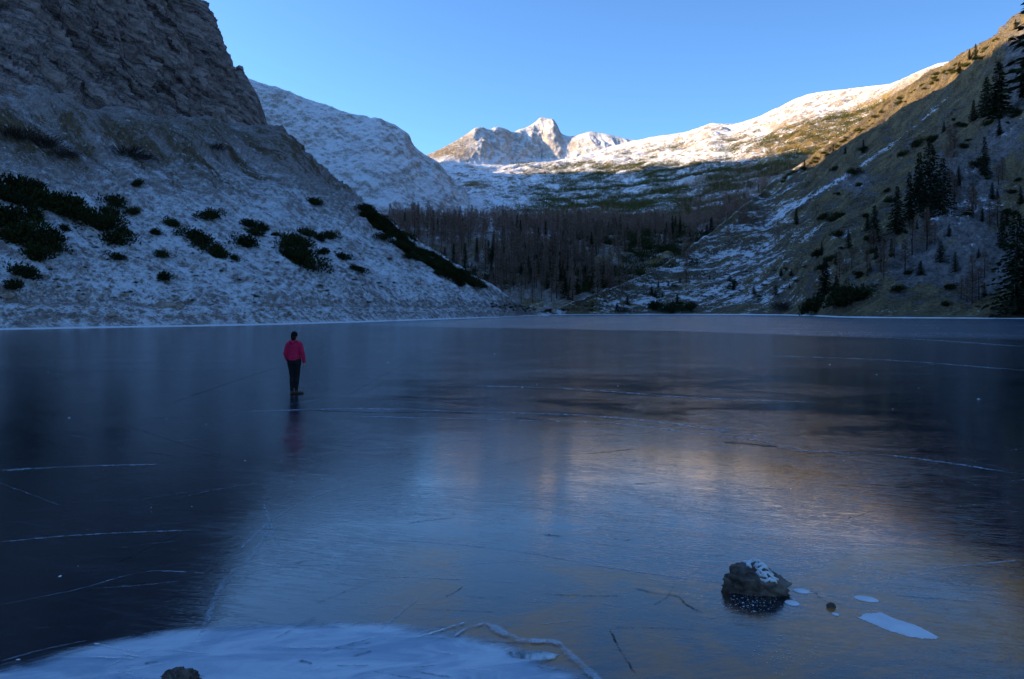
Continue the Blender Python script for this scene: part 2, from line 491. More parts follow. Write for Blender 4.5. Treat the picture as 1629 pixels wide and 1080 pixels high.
def d_far(P, N, T, U, W, q):
    r1 = fbm(np.stack([P[..., 0] / 55, P[..., 1] / 300, P[..., 2] / 170], -1), 6, 61, 0.5, True) * 12 * (0.2 + 0.8 * smooth(735, 770, q))
    r2 = fbm(P / 170, 6, 65, 0.5) * 12
    k = smooth(0.6, 2.2, T) * (1 - 0.88 * smooth(3.0, 4.0, T))
    return N * (r1 * k + r2 * (0.35 + 0.65 * k) * (1 - 0.6 * smooth(3.4, 4.0, T)))[..., None]
hill('summit_ridge', m_far, pxf, rows, 420, [20, 40, 50, 50, 10, 5], (0.2, -1), d_far,
     {'snow': lambda P, N, T, PX, PY, U, W: 0.33 + 0.38 * smooth(240, 270, PY) - 0.28 * smooth(770, 740, PX) * smooth(262, 250, PY),
      'grass': lambda P, N, T, PX, PY, U, W: 0.05 + 0.5 * smooth(770, 730, PX) * smooth(265, 250, PY)})

# --- valley head: wooded step above the lake, snowy basin and the long right-hand ridge
m_val = terrain_mat('snowy_valley_side', (0.17, 0.14, 0.12), (0.46, 0.41, 0.37), (0.075, 0.056, 0.026), (0.27, 0.19, 0.085), 0.085, (0.06, 0.02), 0.92, 1.15, 0.55, 0.86, 1.0, 0.14, 0.9)
pxv = [480, 560, 640, 700, 760, 830, 900, 960, 1005, 1040, 1080, 1105, 1135, 1160, 1205, 1240, 1270, 1300, 1340, 1372, 1420, 1450, 1480, 1520, 1560, 1600, 1640, 1720, 1850]
vt = [300, 288, 272, 262, 262, 262, 255, 238, 226, 218, 214, 207, 197, 199, 187, 170, 155, 147, 143, 139, 131, 120, 109, 98, 82, 60, 40, -10, -80]
vy = np.interp(pxv, [480, 760, 900, 1005, 1135, 1300, 1420, 1520, 1600, 1720, 1850], [1900, 2350, 2450, 2450, 2150, 1850, 1500, 1250, 1050, 900, 800])
def vrow(fn): return [fn(px, t_, y) for px, t_, y in zip(pxv, vt, vy)]
# ground row positions: foot, wall, lip of the step (tree line), hollow behind it, slopes above
lip = np.interp(pxv, [480, 700, 900, 1000, 1100, 1200, 1300, 1500, 1850], [372, 372, 374, 376, 372, 352, 330, 300, 260])
rows = [[(508, 330)] * len(pxv), [(488, 350)] * len(pxv),
        vrow(lambda px, t, y: (455, 390)),
        [(l + 0.42 * (455 - l), 455) for l in lip],
        [(l, 560) for l in lip],
        [(l - 16, 780) for l in lip],
        [(l - 16 + (t_ - l + 16) * 0.30, 780 + (y - 780) * 0.30) for l, t_, y in zip(lip, vt, vy)],
        [(l - 16 + (t_ - l + 16) * 0.66, 780 + (y - 780) * 0.62) for l, t_, y in zip(lip, vt, vy)],
        [(l - 16 + (t_ - l + 16) * 0.90, 780 + (y - 780) * 0.88) for l, t_, y in zip(lip, vt, vy)],
        [(t_, y) for t_, y in zip(vt, vy)],
        [(t_ + 8, y * 1.07) for t_, y in zip(vt, vy)],
        [(470, y * 1.5) for y in vy]]
def d_val(P, N, T, U, W, q):
    sc = np.clip(P[..., 1] / 900, 0.25, 2.2)
    r1 = fbm(P / 60, 7, 81, 0.56) * 9 * smooth(0.2, 3, T)
    r2 = fbm(P / np.array([230, 230, 160]), 6, 85, 0.55) * 26 * smooth(4.5, 6.5, T)
    r3 = fbm(P / np.array([70, 90, 40]), 5, 88, 0.55, True) * 8 * smooth(4.5, 6.5, T)
    r4 = fbm(P / np.array([22, 22, 40]), 5, 89, 0.55, True) * 4.0 * smooth(0.6, 1.6, T) * smooth(4.6, 3.6, T)
    k = 1 - 0.66 * smooth(8.3, 9.0, T)
    return N * (((r1 + r2 + r3) * k + r4))[..., None]
def a_snow_val(P, N, T, PX, PY, U, W):
    v = 0.58 + 0 * PX
    v = v - 0.46 * smooth(4.3, 3.4, T)                                       # wooded step
    v = v - 0.16 * smooth(4.0, 5.2, T) * smooth(6.8, 5.8, T) * smooth(900, 1050, PX)
    v = v - 0.38 * np.exp(-((PX - 757) / 32) ** 2 - ((PY - 294) / 8) ** 2)  # brown hollow
    # grass band below the crest on the right, widened to paint the sunlit gold
    line = np.interp(PX, [1150, 1240, 1340, 1440, 1540, 1600], [260, 215, 190, 150, 100, 60])
    v = v - 0.22 * smooth(1130, 1260, PX) * smooth(-30, 5, PY - line)
    v = v + 0.12 * smooth(8.0, 8.8, T)
    return v
def a_grass_val(P, N, T, PX, PY, U, W):
    line = np.interp(PX, [1150, 1240, 1340, 1440, 1540, 1600], [260, 215, 190, 150, 100, 60])
    return 0.16 + 0.5 * smooth(1130, 1250, PX) * smooth(-32, 0, PY - line) * smooth(80, 50, PY - line) + 0.55 * np.exp(-((PX - 757) / 36) ** 2 - ((PY - 294) / 9) ** 2) + 0.30 * smooth(4.6, 3.6, T)  # tan grass kept within the sunlit band, painting in its glow
hill('valley_side', m_val, pxv, rows, 560, [4, 14, 26, 26, 22, 50, 90, 90, 70, 8, 5], (-0.3, -0.95), d_val,
     {'snow': a_snow_val, 'grass': a_grass_val})

# --- right: steep grassy slope in the shade
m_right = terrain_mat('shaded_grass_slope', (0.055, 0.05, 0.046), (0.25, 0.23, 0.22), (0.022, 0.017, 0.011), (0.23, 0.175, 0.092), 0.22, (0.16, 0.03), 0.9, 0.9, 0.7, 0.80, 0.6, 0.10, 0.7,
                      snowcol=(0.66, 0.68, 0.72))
pxr = [855, 880, 915, 960, 1000, 1050, 1100, 1140, 1180, 1236, 1285, 1336, 1380, 1417, 1460, 1502, 1540, 1570, 1600, 1629, 1700, 1900, 2400, 3400]
rsh = [501.2, 500.6, 500.3, 500.2, 500.2, 500.2, 500.3, 500.5, 500.8, 501.3, 502.3, 504.6, 505.4, 505.7, 506, 506.2, 506.4, 506.6, 506.8, 507, 508, 512, 524, 552]
rtop = [499, 494, 480, 464, 449, 423, 393, 362, 330, 287, 256, 223, 192, 160, 132, 106, 85, 68, 48, 28, -25, -170, -480, -1000]
rYt = np.interp(pxr, [855, 915, 1000, 1100, 1180, 1240, 1417, 1502, 1629, 1900, 2400, 3400], [285, 318, 370, 440, 520, 600, 640, 610, 500, 330, 200, 120])
rows = []
for w in (-0.06, 0, 0.06, 0.22, 0.45, 0.72, 0.92, 1.0):
    rr = []
    for px, s_, t_, Yt in zip(pxr, rsh, rtop, rYt):
        Ys = shoreY(s_); zt = CH - (t_ - HY) / F * Yt
        if w < 0:
            rr.append((HY - F * (-1.4 - CH) / (Ys * 0.95), Ys * 0.95)); continue
        Y = Ys + (max(Yt, Ys * 1.02) - Ys) * w ** 0.9
        z = zt * (0.82 * w + 0.18 * w * w)
        rr.append((HY - F * (z - CH) / Y, Y))
    rows.append(rr)
rows.append([(t_ + 14, Y * 1.08 + 2) for t_, Y in zip(rtop, rYt)])
rows.append([(520, Y * 1.5 + 10) for t_, Y in zip(rtop, rYt)])
OUTC = [(1545, 300, 45, 60, 9), (1505, 330, 40, 45, 7), (1618, 110, 22, 60, 9), (1600, 215, 25, 25, 5), (1360, 290, 30, 14, 3), (1470, 420, 60, 30, 4), (1575, 420, 50, 40, 5)]
def d_right(P, N, T, U, W, q):
    k = smooth(0.3, 14, P[..., 2])
    g1 = fbm(np.stack([U / 45, W / 150, P[..., 2] * 0], -1), 6, 103, 0.55, True) * 5.5
    g2 = fbm(P / 60, 6, 109, 0.55) * 9
    g3 = fbm(P / 9, 5, 121, 0.62) * 2.0 + fbm(P / 4, 4, 123, 0.6, True) * 0.7 * smooth(1200, 1300, q)
    py = HY - F * (P[..., 2] - CH) / np.maximum(P[..., 1], 1)
    oc = 0
    for cx, cy, sx, sy, h in OUTC:
        m = np.exp(-((q - cx) / sx) ** 2 - ((py - cy) / sy) ** 2)
        oc = oc + m * h * (0.55 + 0.8 * fbm(P / 16, 5, 131, 0.6, True))
    rib = 1 - 0.5 * smooth(6.2, 7.0, T)
    flat = 0.45 + 0.75 * smooth(1150, 1300, q)                       # even ramp on the left
    return N * (((g1 + g2) * k * flat + oc) * rib + g3 * smooth(0.1, 3, P[..., 2]))[..., None]
def a_snow_right(P, N, T, PX, PY, U, W):
    v = 0.34 + 0 * PX
    v = v - 0.27 * smooth(1200, 1420, PX)
    v = v + 0.14 * smooth(1180, 1000, PX) * smooth(430, 470, PY)
    v = v - 0.20 * smooth(7.5, 2.0, P[..., 2]) * smooth(880, 920, PX) * smooth(1300, 1240, PX)     # bare tan beach
    v = v + 0.12 * smooth(6.2, 6.8, T) * smooth(1220, 1300, PX)
    for cx, cy, sx, sy, h in OUTC:
        v = v + (0.20 if cx < 1560 and cy < 340 else 0.06) * np.exp(-((PX - cx) / sx) ** 2 - ((PY - cy) / sy) ** 2)
    # pale gully running down from the crest
    d = PY - np.interp(PX, [1190, 1290, 1380, 1450, 1530], [372, 312, 258, 205, 135])
    v = v + 0.36 * np.exp(-(d / 5.0) ** 2) * smooth(1190, 1240, PX) * smooth(1540, 1500, PX)
    return v
def a_grass_right(P, N, T, PX, PY, U, W):
    v = 0.62 + 0 * PX
    for cx, cy, sx, sy, h in OUTC:
        v = v - 0.5 * np.exp(-((PX - cx) / sx) ** 2 - ((PY - cy) / sy) ** 2)
    return v
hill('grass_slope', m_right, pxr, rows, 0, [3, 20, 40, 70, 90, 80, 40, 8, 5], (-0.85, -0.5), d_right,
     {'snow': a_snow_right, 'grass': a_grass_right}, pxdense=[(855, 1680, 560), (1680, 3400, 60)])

# --- unseen massif behind the cliff, its crest shaped to throw the shadow over the valley
edge_pts = [('grass_slope', 1629, 60), ('grass_slope', 1600, 70), ('grass_slope', 1540, 112), ('grass_slope', 1482, 143), ('grass_slope', 1444, 170), ('grass_slope', 1386, 212),
            ('grass_slope', 1328, 246), ('grass_slope', 1236, 294),
            ('valley_side', 1290, 242), ('valley_side', 1232, 247), ('valley_side', 1154, 256), ('valley_side', 1077, 260), ('valley_side', 1050, 264), ('valley_side', 991, 277),
            ('valley_side', 937, 272), ('valley_side', 829, 268), ('valley_side', 734, 271)]
perp = np.array([SUNV[1], -SUNV[0]]) / math.hypot(SUNV[0], SUNV[1])
hs = np.array([SUNV[0], SUNV[1]]) / math.hypot(SUNV[0], SUNV[1])
tanel = math.tan(SUN_EL)
uv = []
for hn, px, py in edge_pts:
    p, _ = spot(hn, px, py, {'grass_slope': 7, 'valley_side': 9}[hn])
    uv.append((p[:2] @ perp, p[2] - (p[:2] @ hs) * tanel))              # height of that sun ray where it crosses the camera's line
uv.sort()
uu = np.array([a for a, b in uv]); vv = np.array([b for a, b in uv])
us = np.concatenate([np.linspace(-900, uu[0], 60, endpoint=False), np.linspace(uu[0], uu[-1], 260), np.linspace(uu[-1], uu[-1] + 500, 30)[1:]])
vs = np.interp(us, uu, vv)
ker = np.ones(9) / 9
vs = np.convolve(np.pad(vs, 4, mode='edge'), ker, 'valid')
dist = np.interp(us, [-900, 200, 700, 1300, 2400], [420, 450, 620, 900, 1050])
zc = vs + dist * tanel
crest = perp[None] * us[:, None] + hs[None] * dist[:, None]
Pm = []
for off, drop in ((520, 1.0), (260, 0.48), (90, 0.15), (30, 0.05), (0, 0.0), (-30, 0.07), (-90, 0.20), (-200, 0.42), (-330, 1.0)):
    xy = crest + hs[None] * off * (0.55 if off < 0 else 1)
    Pm.append(np.concatenate([xy, (zc * (1 - drop) - 3 * (drop == 1))[:, None]], 1))
Pm = np.array(Pm)
nz = fbm(Pm / 90, 5, 201, 0.5) * 16
nz[4] = np.minimum(0, nz[4]) * 0.25 + fbm(Pm[4] / 26, 4, 207) * 3.0
Pm[..., 2] += np.where(Pm[..., 2] > 5, nz, 0)
nR, nC = Pm.shape[:2]
idx = np.arange(nR * nC).reshape(nR, nC)
Fc = np.stack([idx[:-1, :-1], idx[:-1, 1:], idx[1:, 1:], idx[1:, :-1]], -1).reshape(-1, 4)
mm = simple_mat('massif_limestone', (0.34, 0.31, 0.29), 0.9, 0.4, 0.03)
tag(link('shadow_massif', new_mesh('shadow_massif', Pm.reshape(-1, 3), Fc), mm), kind='structure')

# ------------------------------------------------------------------ lake ice
t = NT('black_lake_ice')
pos = t.n('ShaderNodeTexCoord').outputs['Object']
sep = t.n('ShaderNodeSeparateXYZ'); t.l(pos, sep.inputs[0])
warp = t.noise(pos, 0.05, 4, 0.5)
n_big = t.noise(pos, 0.045, 6, 0.62, 0.8)
n_med = t.noise(t.streaks(pos, (0.5, 1.0, 1), 0.25), 0.5, 8, 0.68, 0.9)
n_swell = t.noise(t.streaks(pos, (0.6, 1.0, 1), -0.3), 0.6, 2, 0.5, 0.5)
n_fine = t.noise(t.streaks(pos, (0.4, 1.3, 1), -0.35), 7.0, 8, 0.72, 1.2)
n_scr = t.noise(t.streaks(pos, (0.10, 1.6, 1), 0.40), 6.0, 6, 0.7, 0.5)
n_scr2 = t.noise(t.streaks(pos, (0.09, 1.8, 1), -0.15), 5.0, 6, 0.72, 0.6)
# clear young plate by the bank: brown lake bed shows through, gold slope reflection painted in
bed = t.math('SUBTRACT', t.math('SUBTRACT', 6.87, t.math('MULTIPLY', sep.outputs[0], 0.354)), sep.outputs[1])
bed = t.math('ADD', bed, t.mapr(sep.outputs[0], 1.9, 4.0, 0.0, 1.9))               # shallows drawn farther out on the right to paint the gold reflection
bed_gold = t.math('MULTIPLY', t.mapr(bed, -0.04, 0.30), t.math('MULTIPLY', t.mapr(sep.outputs[0], -1.6, -0.4), t.mapr(sep.outputs[0], 4.3, 5.3, 1.0, 0.1)))
rkd = t.n('ShaderNodeVectorMath', operation='DISTANCE'); t.l(pos, rkd.inputs[0]); rkd.inputs[1].default_value = (1.98, 5.72, 0)
bed_gold = t.math('MULTIPLY', bed_gold, t.mapr(rkd.outputs['Value'], 0.18, 0.42))          # bed colour masked round the rock, painting its dark reflection
n_bed = t.noise(pos, 0.9, 3, 0.5, 0.6)
bed_gold = t.math('MULTIPLY', bed_gold, t.mapr(t.math('ADD', t.math('MULTIPLY', n_bed, 0.6), t.math('MULTIPLY', n_fine, 0.4)), 0.40, 0.60, 0.10, 1.0))
# frost film: patches, and a broad frosted zone along the far shore
far = t.math('ADD', sep.outputs[1], t.math('ADD', t.math('MULTIPLY', sep.outputs[0], 0.78), t.math('MULTIPLY', t.math('SUBTRACT', warp, 0.5), 26.0)))
farm = t.mapr(far, 84.0, 92.0)
f1 = t.mapr(t.math('ADD', t.math('MULTIPLY', n_big, 0.55), t.math('MULTIPLY', n_med, 0.45)), 0.44, 0.68)
f2 = t.mapr(n_fine, 0.42, 0.78)
f3 = t.math('MAXIMUM', t.mapr(n_scr, 0.57, 0.72), t.mapr(n_scr2, 0.57, 0.72))
frost = t.math('ADD', t.math('MULTIPLY', t.math('ADD', t.math('MULTIPLY', f1, 0.6), 0.25), f2), t.math('MULTIPLY', f3, t.mapr(n_med, 0.4, 0.65, 0.15, 1.1)))
dfar = t.mapr(t.math('ADD', sep.outputs[1], t.math('MULTIPLY', t.math('SUBTRACT', n_big, 0.5), 30.0)), 7.0, 34.0)
frost = t.math('MULTIPLY', frost, t.math('ADD', 0.10, t.math('MULTIPLY', dfar, 0.30)))
frost = t.math('MULTIPLY', frost, t.math('SUBTRACT', 1.0, t.math('MULTIPLY', bed_gold, 0.85)))
frost = t.math('ADD', frost, t.math('MULTIPLY', farm, t.mapr(n_med, 0.3, 0.7, 0.06, 0.15)), clamp=True)
col = t.mix(t.mapr(n_big, 0.4, 0.6), (0.005, 0.013, 0.027), (0.013, 0.019, 0.027))
col = t.mix(bed_gold, col, (0.44, 0.175, 0.045))  # bed brown pushed to orange, standing in for the slope's gold reflection
col = t.mix(frost, col, (0.36, 0.57, 0.80))
rough = t.math('ADD', t.math('ADD', 0.015, t.math('MULTIPLY', f2, t.math('ADD', 0.05, t.math('MULTIPLY', f1, 0.12)))), t.math('ADD', t.math('MULTIPLY', dfar, 0.15), t.math('MULTIPLY', farm, 0.06)))
leftm = t.math('MULTIPLY', t.mapr(t.math('ADD', t.math('ADD', sep.outputs[0], t.math('MULTIPLY', sep.outputs[1], 0.12)), t.math('MULTIPLY', t.math('SUBTRACT', t.noise(pos, 0.22, 4, 0.6), 0.5), 11.0)), 0.6, -2.8), t.mapr(sep.outputs[1], 19.0, 32.0, 1.0, 0.0))   # duller plate on the left
rough = t.math('ADD', rough, t.math('MULTIPLY', leftm, 0.10))
n_rip = t.noise(t.streaks(pos, (0.7, 1.0, 1), 0.5), 8.0, 3, 0.6, 2.2)
n_rip = t.math('MULTIPLY', n_rip, t.mapr(n_big, 0.38, 0.6, 0.25, 1.0))
n_str = t.noise(t.streaks(pos, (0.30, 1.5, 1), 0.28), 9.0, 3, 0.6, 1.8)
n_str = t.math('ABSOLUTE', t.math('SUBTRACT', n_str, 0.5))                    # creases left by wind and thaw
n_str = t.math('MULTIPLY', t.mapr(n_str, 0.0, 0.10), t.mapr(n_med, 0.36, 0.62, 0.2, 1.0))
hgt = t.math('ADD', t.math('ADD', t.math('MULTIPLY', n_rip, 0.55), t.math('MULTIPLY', n_str, 0.16)), t.math('ADD', t.math('MULTIPLY', n_swell, 0.45), t.math('ADD', t.math('MULTIPLY', n_fine, 0.15), t.math('MULTIPLY', n_scr, 0.22))))
nm = t.bump(hgt, 0.085, 0.03)
m_ice = t.finish(t.principled(col, rough, nm, 0.5, IOR=t.math('SUBTRACT', 1.85, t.math('MULTIPLY', bed_gold, 0.42))))
lake = link('lake_ice', new_mesh('lake_ice', [(-420, -120, 0), (420, -120, 0), (420, 420, 0), (-420, 420, 0)], [(0, 1, 2, 3)]), m_ice)
tag(lake, kind='structure')

# cracks, frost seams: thin ribbons just above the ice
def ribbon_mat(name, col, dens, s=9.0):
    t = NT(name)
    pos = t.n('ShaderNodeTexCoord').outputs['Object']
    e = t.attr('edge')
    nz = t.noise(pos, s, 7, 0.75)
    nl = t.noise(pos, s * 0.16, 4, 0.6)
    a = t.math('MULTIPLY', t.mapr(t.math('ADD', e, t.math('MULTIPLY', t.math('SUBTRACT', nz, 0.5), 2.6)), 0.20, 0.95), t.mapr(nl, 0.35, 0.6, 0.25, 1.0))
    a = t.math('MULTIPLY', a, dens)
    tr = t.n('ShaderNodeBsdfTransparent').outputs[0]
    mx = t.n('ShaderNodeMixShader'); t.l(a, mx.inputs[0]); t.l(tr, mx.inputs[1]); t.l(t.principled(col, 0.6, None, 0.3), mx.inputs[2])
    return t.finish(mx.outputs[0])
m_frost = ribbon_mat('frost_seam', (0.52, 0.62, 0.72), 0.55)
m_dark = ribbon_mat('open_dark_crack', (0.004, 0.004, 0.005), 0.9, 14.0)
def ribbon(pts, w, mat, name, z=0.004, jag=0.012):
    """w: width in photo pixels across the line (as it lies on the ice)"""
    pts = np.array(pts, float)
    s = np.concatenate([[0], np.cumsum(np.hypot(*np.diff(pts, axis=0).T))])
    q = np.linspace(0, s[-1], max(16, int(s[-1] / 4)))
    px = pchip(s, pts[:, 0], q); py = pchip(s, pts[:, 1], q)
    C = np.array([on_ice(a, b, z) for a, b in zip(px, py)])
    C[:, :2] += np.stack([gnoise(np.stack([q * 0.12, q * 0 + 3.1 + len(pts), q * 0 + w], -1), 5), gnoise(np.stack([q * 0.12, q * 0 + 8.2, q * 0], -1), 6)], -1) * jag * (C[:, 1:2] / 6)
    tg = np.gradient(C[:, :2], axis=0); nr = np.stack([-tg[:, 1], tg[:, 0]], -1); nr /= np.linalg.norm(nr, axis=1, keepdims=True)
    wid = np.interp(q, [0, s[-1] * 0.08, s[-1] * 0.9, s[-1]], [0.15, 1, 0.8, 0.1])
    V, E, Fc = [], [], []
    for k, o in enumerate((-1, -0.35, 0.35, 1)):
        pc = C.copy(); pc[:, :2] += nr * (o * wid * w)[:, None]
        V.append(pc); E.append(np.full(len(q), 1 - abs(o)))
    V = np.concatenate(V); E = np.concatenate(E); n = len(q)
    for k in range(3):
        for i in range(n - 1):
            Fc.append((k * n + i, k * n + i + 1, (k + 1) * n + i + 1, (k + 1) * n + i))
    me = new_mesh(name, V, Fc)
    at_ = me.attributes.new('edge', 'FLOAT', 'POINT'); at_.data.foreach_set('value', E.astype(np.float32))
    return link(name, me, mat, lake)
for pts, w, m in [
    ([(318, 1012), (330, 985), (345, 945), (365, 915), (400, 885), (420, 855), (432, 825)], 0.035, m_frost),
    ([(365, 915), (430, 903), (520, 897), (610, 900)], 0.03, m_frost),
    ([(606, 1002), (640, 972), (664, 953)], 0.028, m_frost),
    ([(0, 962), (120, 938), (250, 908), (365, 915)], 0.02, m_frost),
    ([(0, 862), (110, 852), (200, 847), (340, 842)], 0.03, m_frost),
    ([(380, 875), (440, 822), (500, 790), (560, 770)], 0.035, m_frost),
    ([(420, 800), (432, 840), (447, 872)], 0.025, m_frost),
    ([(640, 858), (740, 866), (850, 880), (950, 899), (1040, 912), (1150, 926), (1300, 936), (1629, 962)], 0.032, m_frost),
    ([(600, 915), (720, 920), (830, 926)], 0.022, m_frost),
    ([(380, 655), (560, 650), (760, 655), (900, 659), (1020, 668), (1130, 682), (1240, 700)], 0.20, m_frost),
    ([(560, 662), (820, 668), (980, 674), (1100, 688), (1215, 702), (1300, 722)], 0.10, m_frost),
    ([(1255, 716), (1390, 722), (1500, 735), (1629, 755)], 0.10, m_frost),
    ([(700, 612), (900, 618), (1100, 632), (1300, 640)], 0.25, m_frost),
    ([(1050, 523), (1250, 531), (1450, 539), (1640, 552)], 0.9, m_frost),
    ([(1200, 565), (1400, 572), (1640, 590)], 0.45, m_frost),
    ([(0, 748), (120, 742), (260, 738)], 0.10, m_frost),
    ([(0, 1052), (60, 1035), (140, 1018)], 0.02, m_frost),
    ([(1440, 912), (1530, 900), (1629, 890)], 0.03, m_frost),
    ([(820, 664), (850, 667), (882, 670)], 0.16, m_dark),
    ([(1150, 702), (1190, 706), (1240, 711)], 0.16, m_dark),
    ([(480, 652), (620, 656), (700, 655), (770, 659)], 0.10, m_dark),
    ([(1010, 935), (1045, 944), (1078, 948), (1090, 960), (1120, 975)], 0.016, m_dark),
    ([(1040, 962), (1062, 948), (1072, 930)], 0.012, m_dark),
    ([(970, 1000), (985, 1030), (1010, 1070)], 0.014, m_dark),
    ([(650, 832), (690, 826), (720, 824)], 0.02, m_dark),
    ([(1290, 935), (1312, 955), (1340, 962)], 0.012, m_dark),
    ([(870, 850), (900, 853)], 0.02, m_dark), ([(1000, 770), (1060, 766)], 0.03, m_dark), ([(930, 722), (990, 716), (1010, 713)], 0.035, m_dark)]:
    ribbon(pts, w, m, 'ice_crack' if m is m_dark else 'frost_seam')

# skate-like scratches and hairline cracks scattered over the near ice
rs_ = np.random.default_rng(99)
for k in range(150):
    py = 560 + 440 * rs_.random() ** 0.8; px = rs_.uniform(-20, 1640); L = rs_.uniform(25, 150) * (1.5 if py < 700 else 1)
    sl = rs_.normal() * 0.16 + (0.05 if px > 800 else -0.05); b_ = rs_.normal() * 4
    pts = [(px + L * f, py + sl * L * f + b_ * f * (1 - f) * 2) for f in (0, 0.35, 0.7, 1.0)]
    if max(p_[1] for p_ in pts) > 1075 or min(p_[1] for p_ in pts) < 540: continue
    if 1120 < px + L / 2 < 1280 and 870 < py < 985: continue
    w_ = rs_.uniform(0.006, 0.014) * (py / 800.0) ** -2.6
    ribbon(pts, w_, m_frost if rs_.random() < 0.62 else m_dark, 'ice_crack', jag=0.02)

# white frosted ice by the near bank
t = NT('white_frosted_ice')
pos = t.n('ShaderNodeTexCoord').outputs['Object']
e = t.attr('edge')
n1 = t.noise(t.streaks(pos, (0.7, 1.8, 1), -0.15), 1.6, 8, 0.68, 1.0)
n2 = t.noise(t.streaks(pos, (0.35, 2.2, 1), -0.6), 8.0, 7, 0.72, 0.9)
a = t.mapr(t.math('ADD', e, t.math('ADD', t.math('MULTIPLY', t.math('SUBTRACT', n1, 0.5), 0.7), t.math('MULTIPLY', t.math('SUBTRACT', n2, 0.5), 0.35))), 0.0, 0.40)
a = t.math('MULTIPLY', a, 0.95)
c = t.mix(t.mapr(n1, 0.36, 0.62), (0.33, 0.45, 0.58), (0.66, 0.75, 0.84))
c = t.mix(t.mapr(n2, 0.58, 0.75, 0.0, 0.5), c, (0.72, 0.75, 0.78))
nm = t.bump(t.math('ADD', n1, t.math('MULTIPLY', n2, 0.4)), 0.35, 0.03)
mx = t.n('ShaderNodeMixShader'); t.l(a, mx.inputs[0]); t.l(t.n('ShaderNodeBsdfTransparent').outputs[0], mx.inputs[1])
t.l(t.principled(c, 0.42, nm, 0.4), mx.inputs[2])
m_white = t.finish(mx.outputs[0])
outl = [(-260, 1120), (-120, 1085), (0, 1056), (90, 1034), (190, 1012), (300, 996), (400, 988), (500, 985), (600, 988), (690, 998), (780, 1012), (850, 1030), (905, 1052), (955, 1080), (990, 1115), (1010, 1180),
        (900, 1320), (600, 1400), (200, 1400), (-150, 1300), (-280, 1200)]
B = np.array([on_ice(a, b, 0.003)[:2] for a, b in outl])
Bc = np.concatenate([B, B[:1]]); sB = np.concatenate([[0], np.cumsum(np.hypot(*np.diff(Bc, axis=0).T))])
qs = np.linspace(0, sB[-1], 240, endpoint=False)
Bq = np.stack([pchip(sB, Bc[:, 0], qs), pchip(sB, Bc[:, 1], qs)], -1)
ctr = Bq.mean(0) + np.array([0, -0.1])
V, E = [], []
ks = [1.0, 0.96, 0.9, 0.8, 0.6, 0.3, 0.02]
for k in ks:
    V.append(np.concatenate([ctr + (Bq - ctr) * k, np.full((240, 1), 0.003 + 0.004 * (1 - k))], 1)); E.append(np.full(240, min(1, (1 - k) / 0.3)))
V = np.concatenate(V); E = np.concatenate(E)
Fc = [(k * 240 + i, k * 240 + (i + 1) % 240, (k + 1) * 240 + (i + 1) % 240, (k + 1) * 240 + i) for k in range(len(ks) - 1) for i in range(240)]
me = new_mesh('white_ice', V, Fc)
at_ = me.attributes.new('edge', 'FLOAT', 'POINT'); at_.data.foreach_set('value', E.astype(np.float32))
tag(link('white_ice', me, m_white), kind='structure')

m_scuff = ribbon_mat('bright_scuff', (0.80, 0.84, 0.88), 0.9, 16.0)
m_blue = ribbon_mat('clear_streak', (0.03, 0.07, 0.13), 0.75, 12.0)
for k in range(34):
    px = rs_.uniform(120, 860); py = rs_.uniform(1008, 1072) + 0.00012 * (px - 500) ** 2 * 0.4
    L = rs_.uniform(20, 90); sl = rs_.normal() * 0.22 - 0.10
    ribbon([(px + L * f, min(1090, py + sl * L * f)) for f in (0, 0.4, 0.75, 1.0)], rs_.uniform(0.010, 0.024), m_scuff if k % 2 else m_blue, 'ice_crack', z=0.0095)

# snow rim along the shore
m_snow = simple_mat('wind_packed_snow', (0.78, 0.80, 0.84), 0.75, 0.08, 4.0, 0.3, 0.3)
def rim(pts, w0, w1, name):
    pts = np.array(pts, float)
    q = np.linspace(pts[0, 0], pts[-1, 0], 420)
    py = pchip(pts[:, 0], pts[:, 1], q)
    C = np.array([on_ice(a, b) for a, b in zip(q, py)])
    dv = C[:, :2] / np.linalg.norm(C[:, :2], axis=1, keepdims=True)
    n = gnoise(np.stack([C[:, 0] / 5, C[:, 1] / 5, q * 0], -1), 3) + 0.5 * gnoise(np.stack([C[:, 0] / 1.2, C[:, 1] / 1.2, q * 0], -1), 4)
    V = []
    for o, z in ((-(w0 * (0.55 + 0.45 * n)), 0.004), (-(w0 * (0.5 + 0.4 * n)), 0.07), (w1 * 0.3 + 0 * n, 0.17), (w1 + 0 * n, 0.34)):
        o = np.minimum(o, 20)
        V.append(np.concatenate([C[:, :2] + dv * o[:, None], (z + 0.03 * n * (z > 0.05))[:, None]], 1))
    V = np.concatenate(V); m = len(q)
    Fc = [(k * m + i, k * m + i + 1, (k + 1) * m + i + 1, (k + 1) * m + i) for k in range(3) for i in range(m - 1)]
    tag(link(name, new_mesh(name, V, Fc), m_snow), kind='structure')
rim(list(zip([-150, 0, 150, 300, 425, 520, 600, 690, 760, 815, 850, 875], [529, 524.5, 521.5, 519, 516.5, 514, 511.5, 508.5, 506, 503.8, 502.2, 501.6])), 3.0, 2.0, 'shore_ice')
rim(list(zip(pxr[1:21], rsh[1:21])), 5.0, 2.5, 'shore_ice')

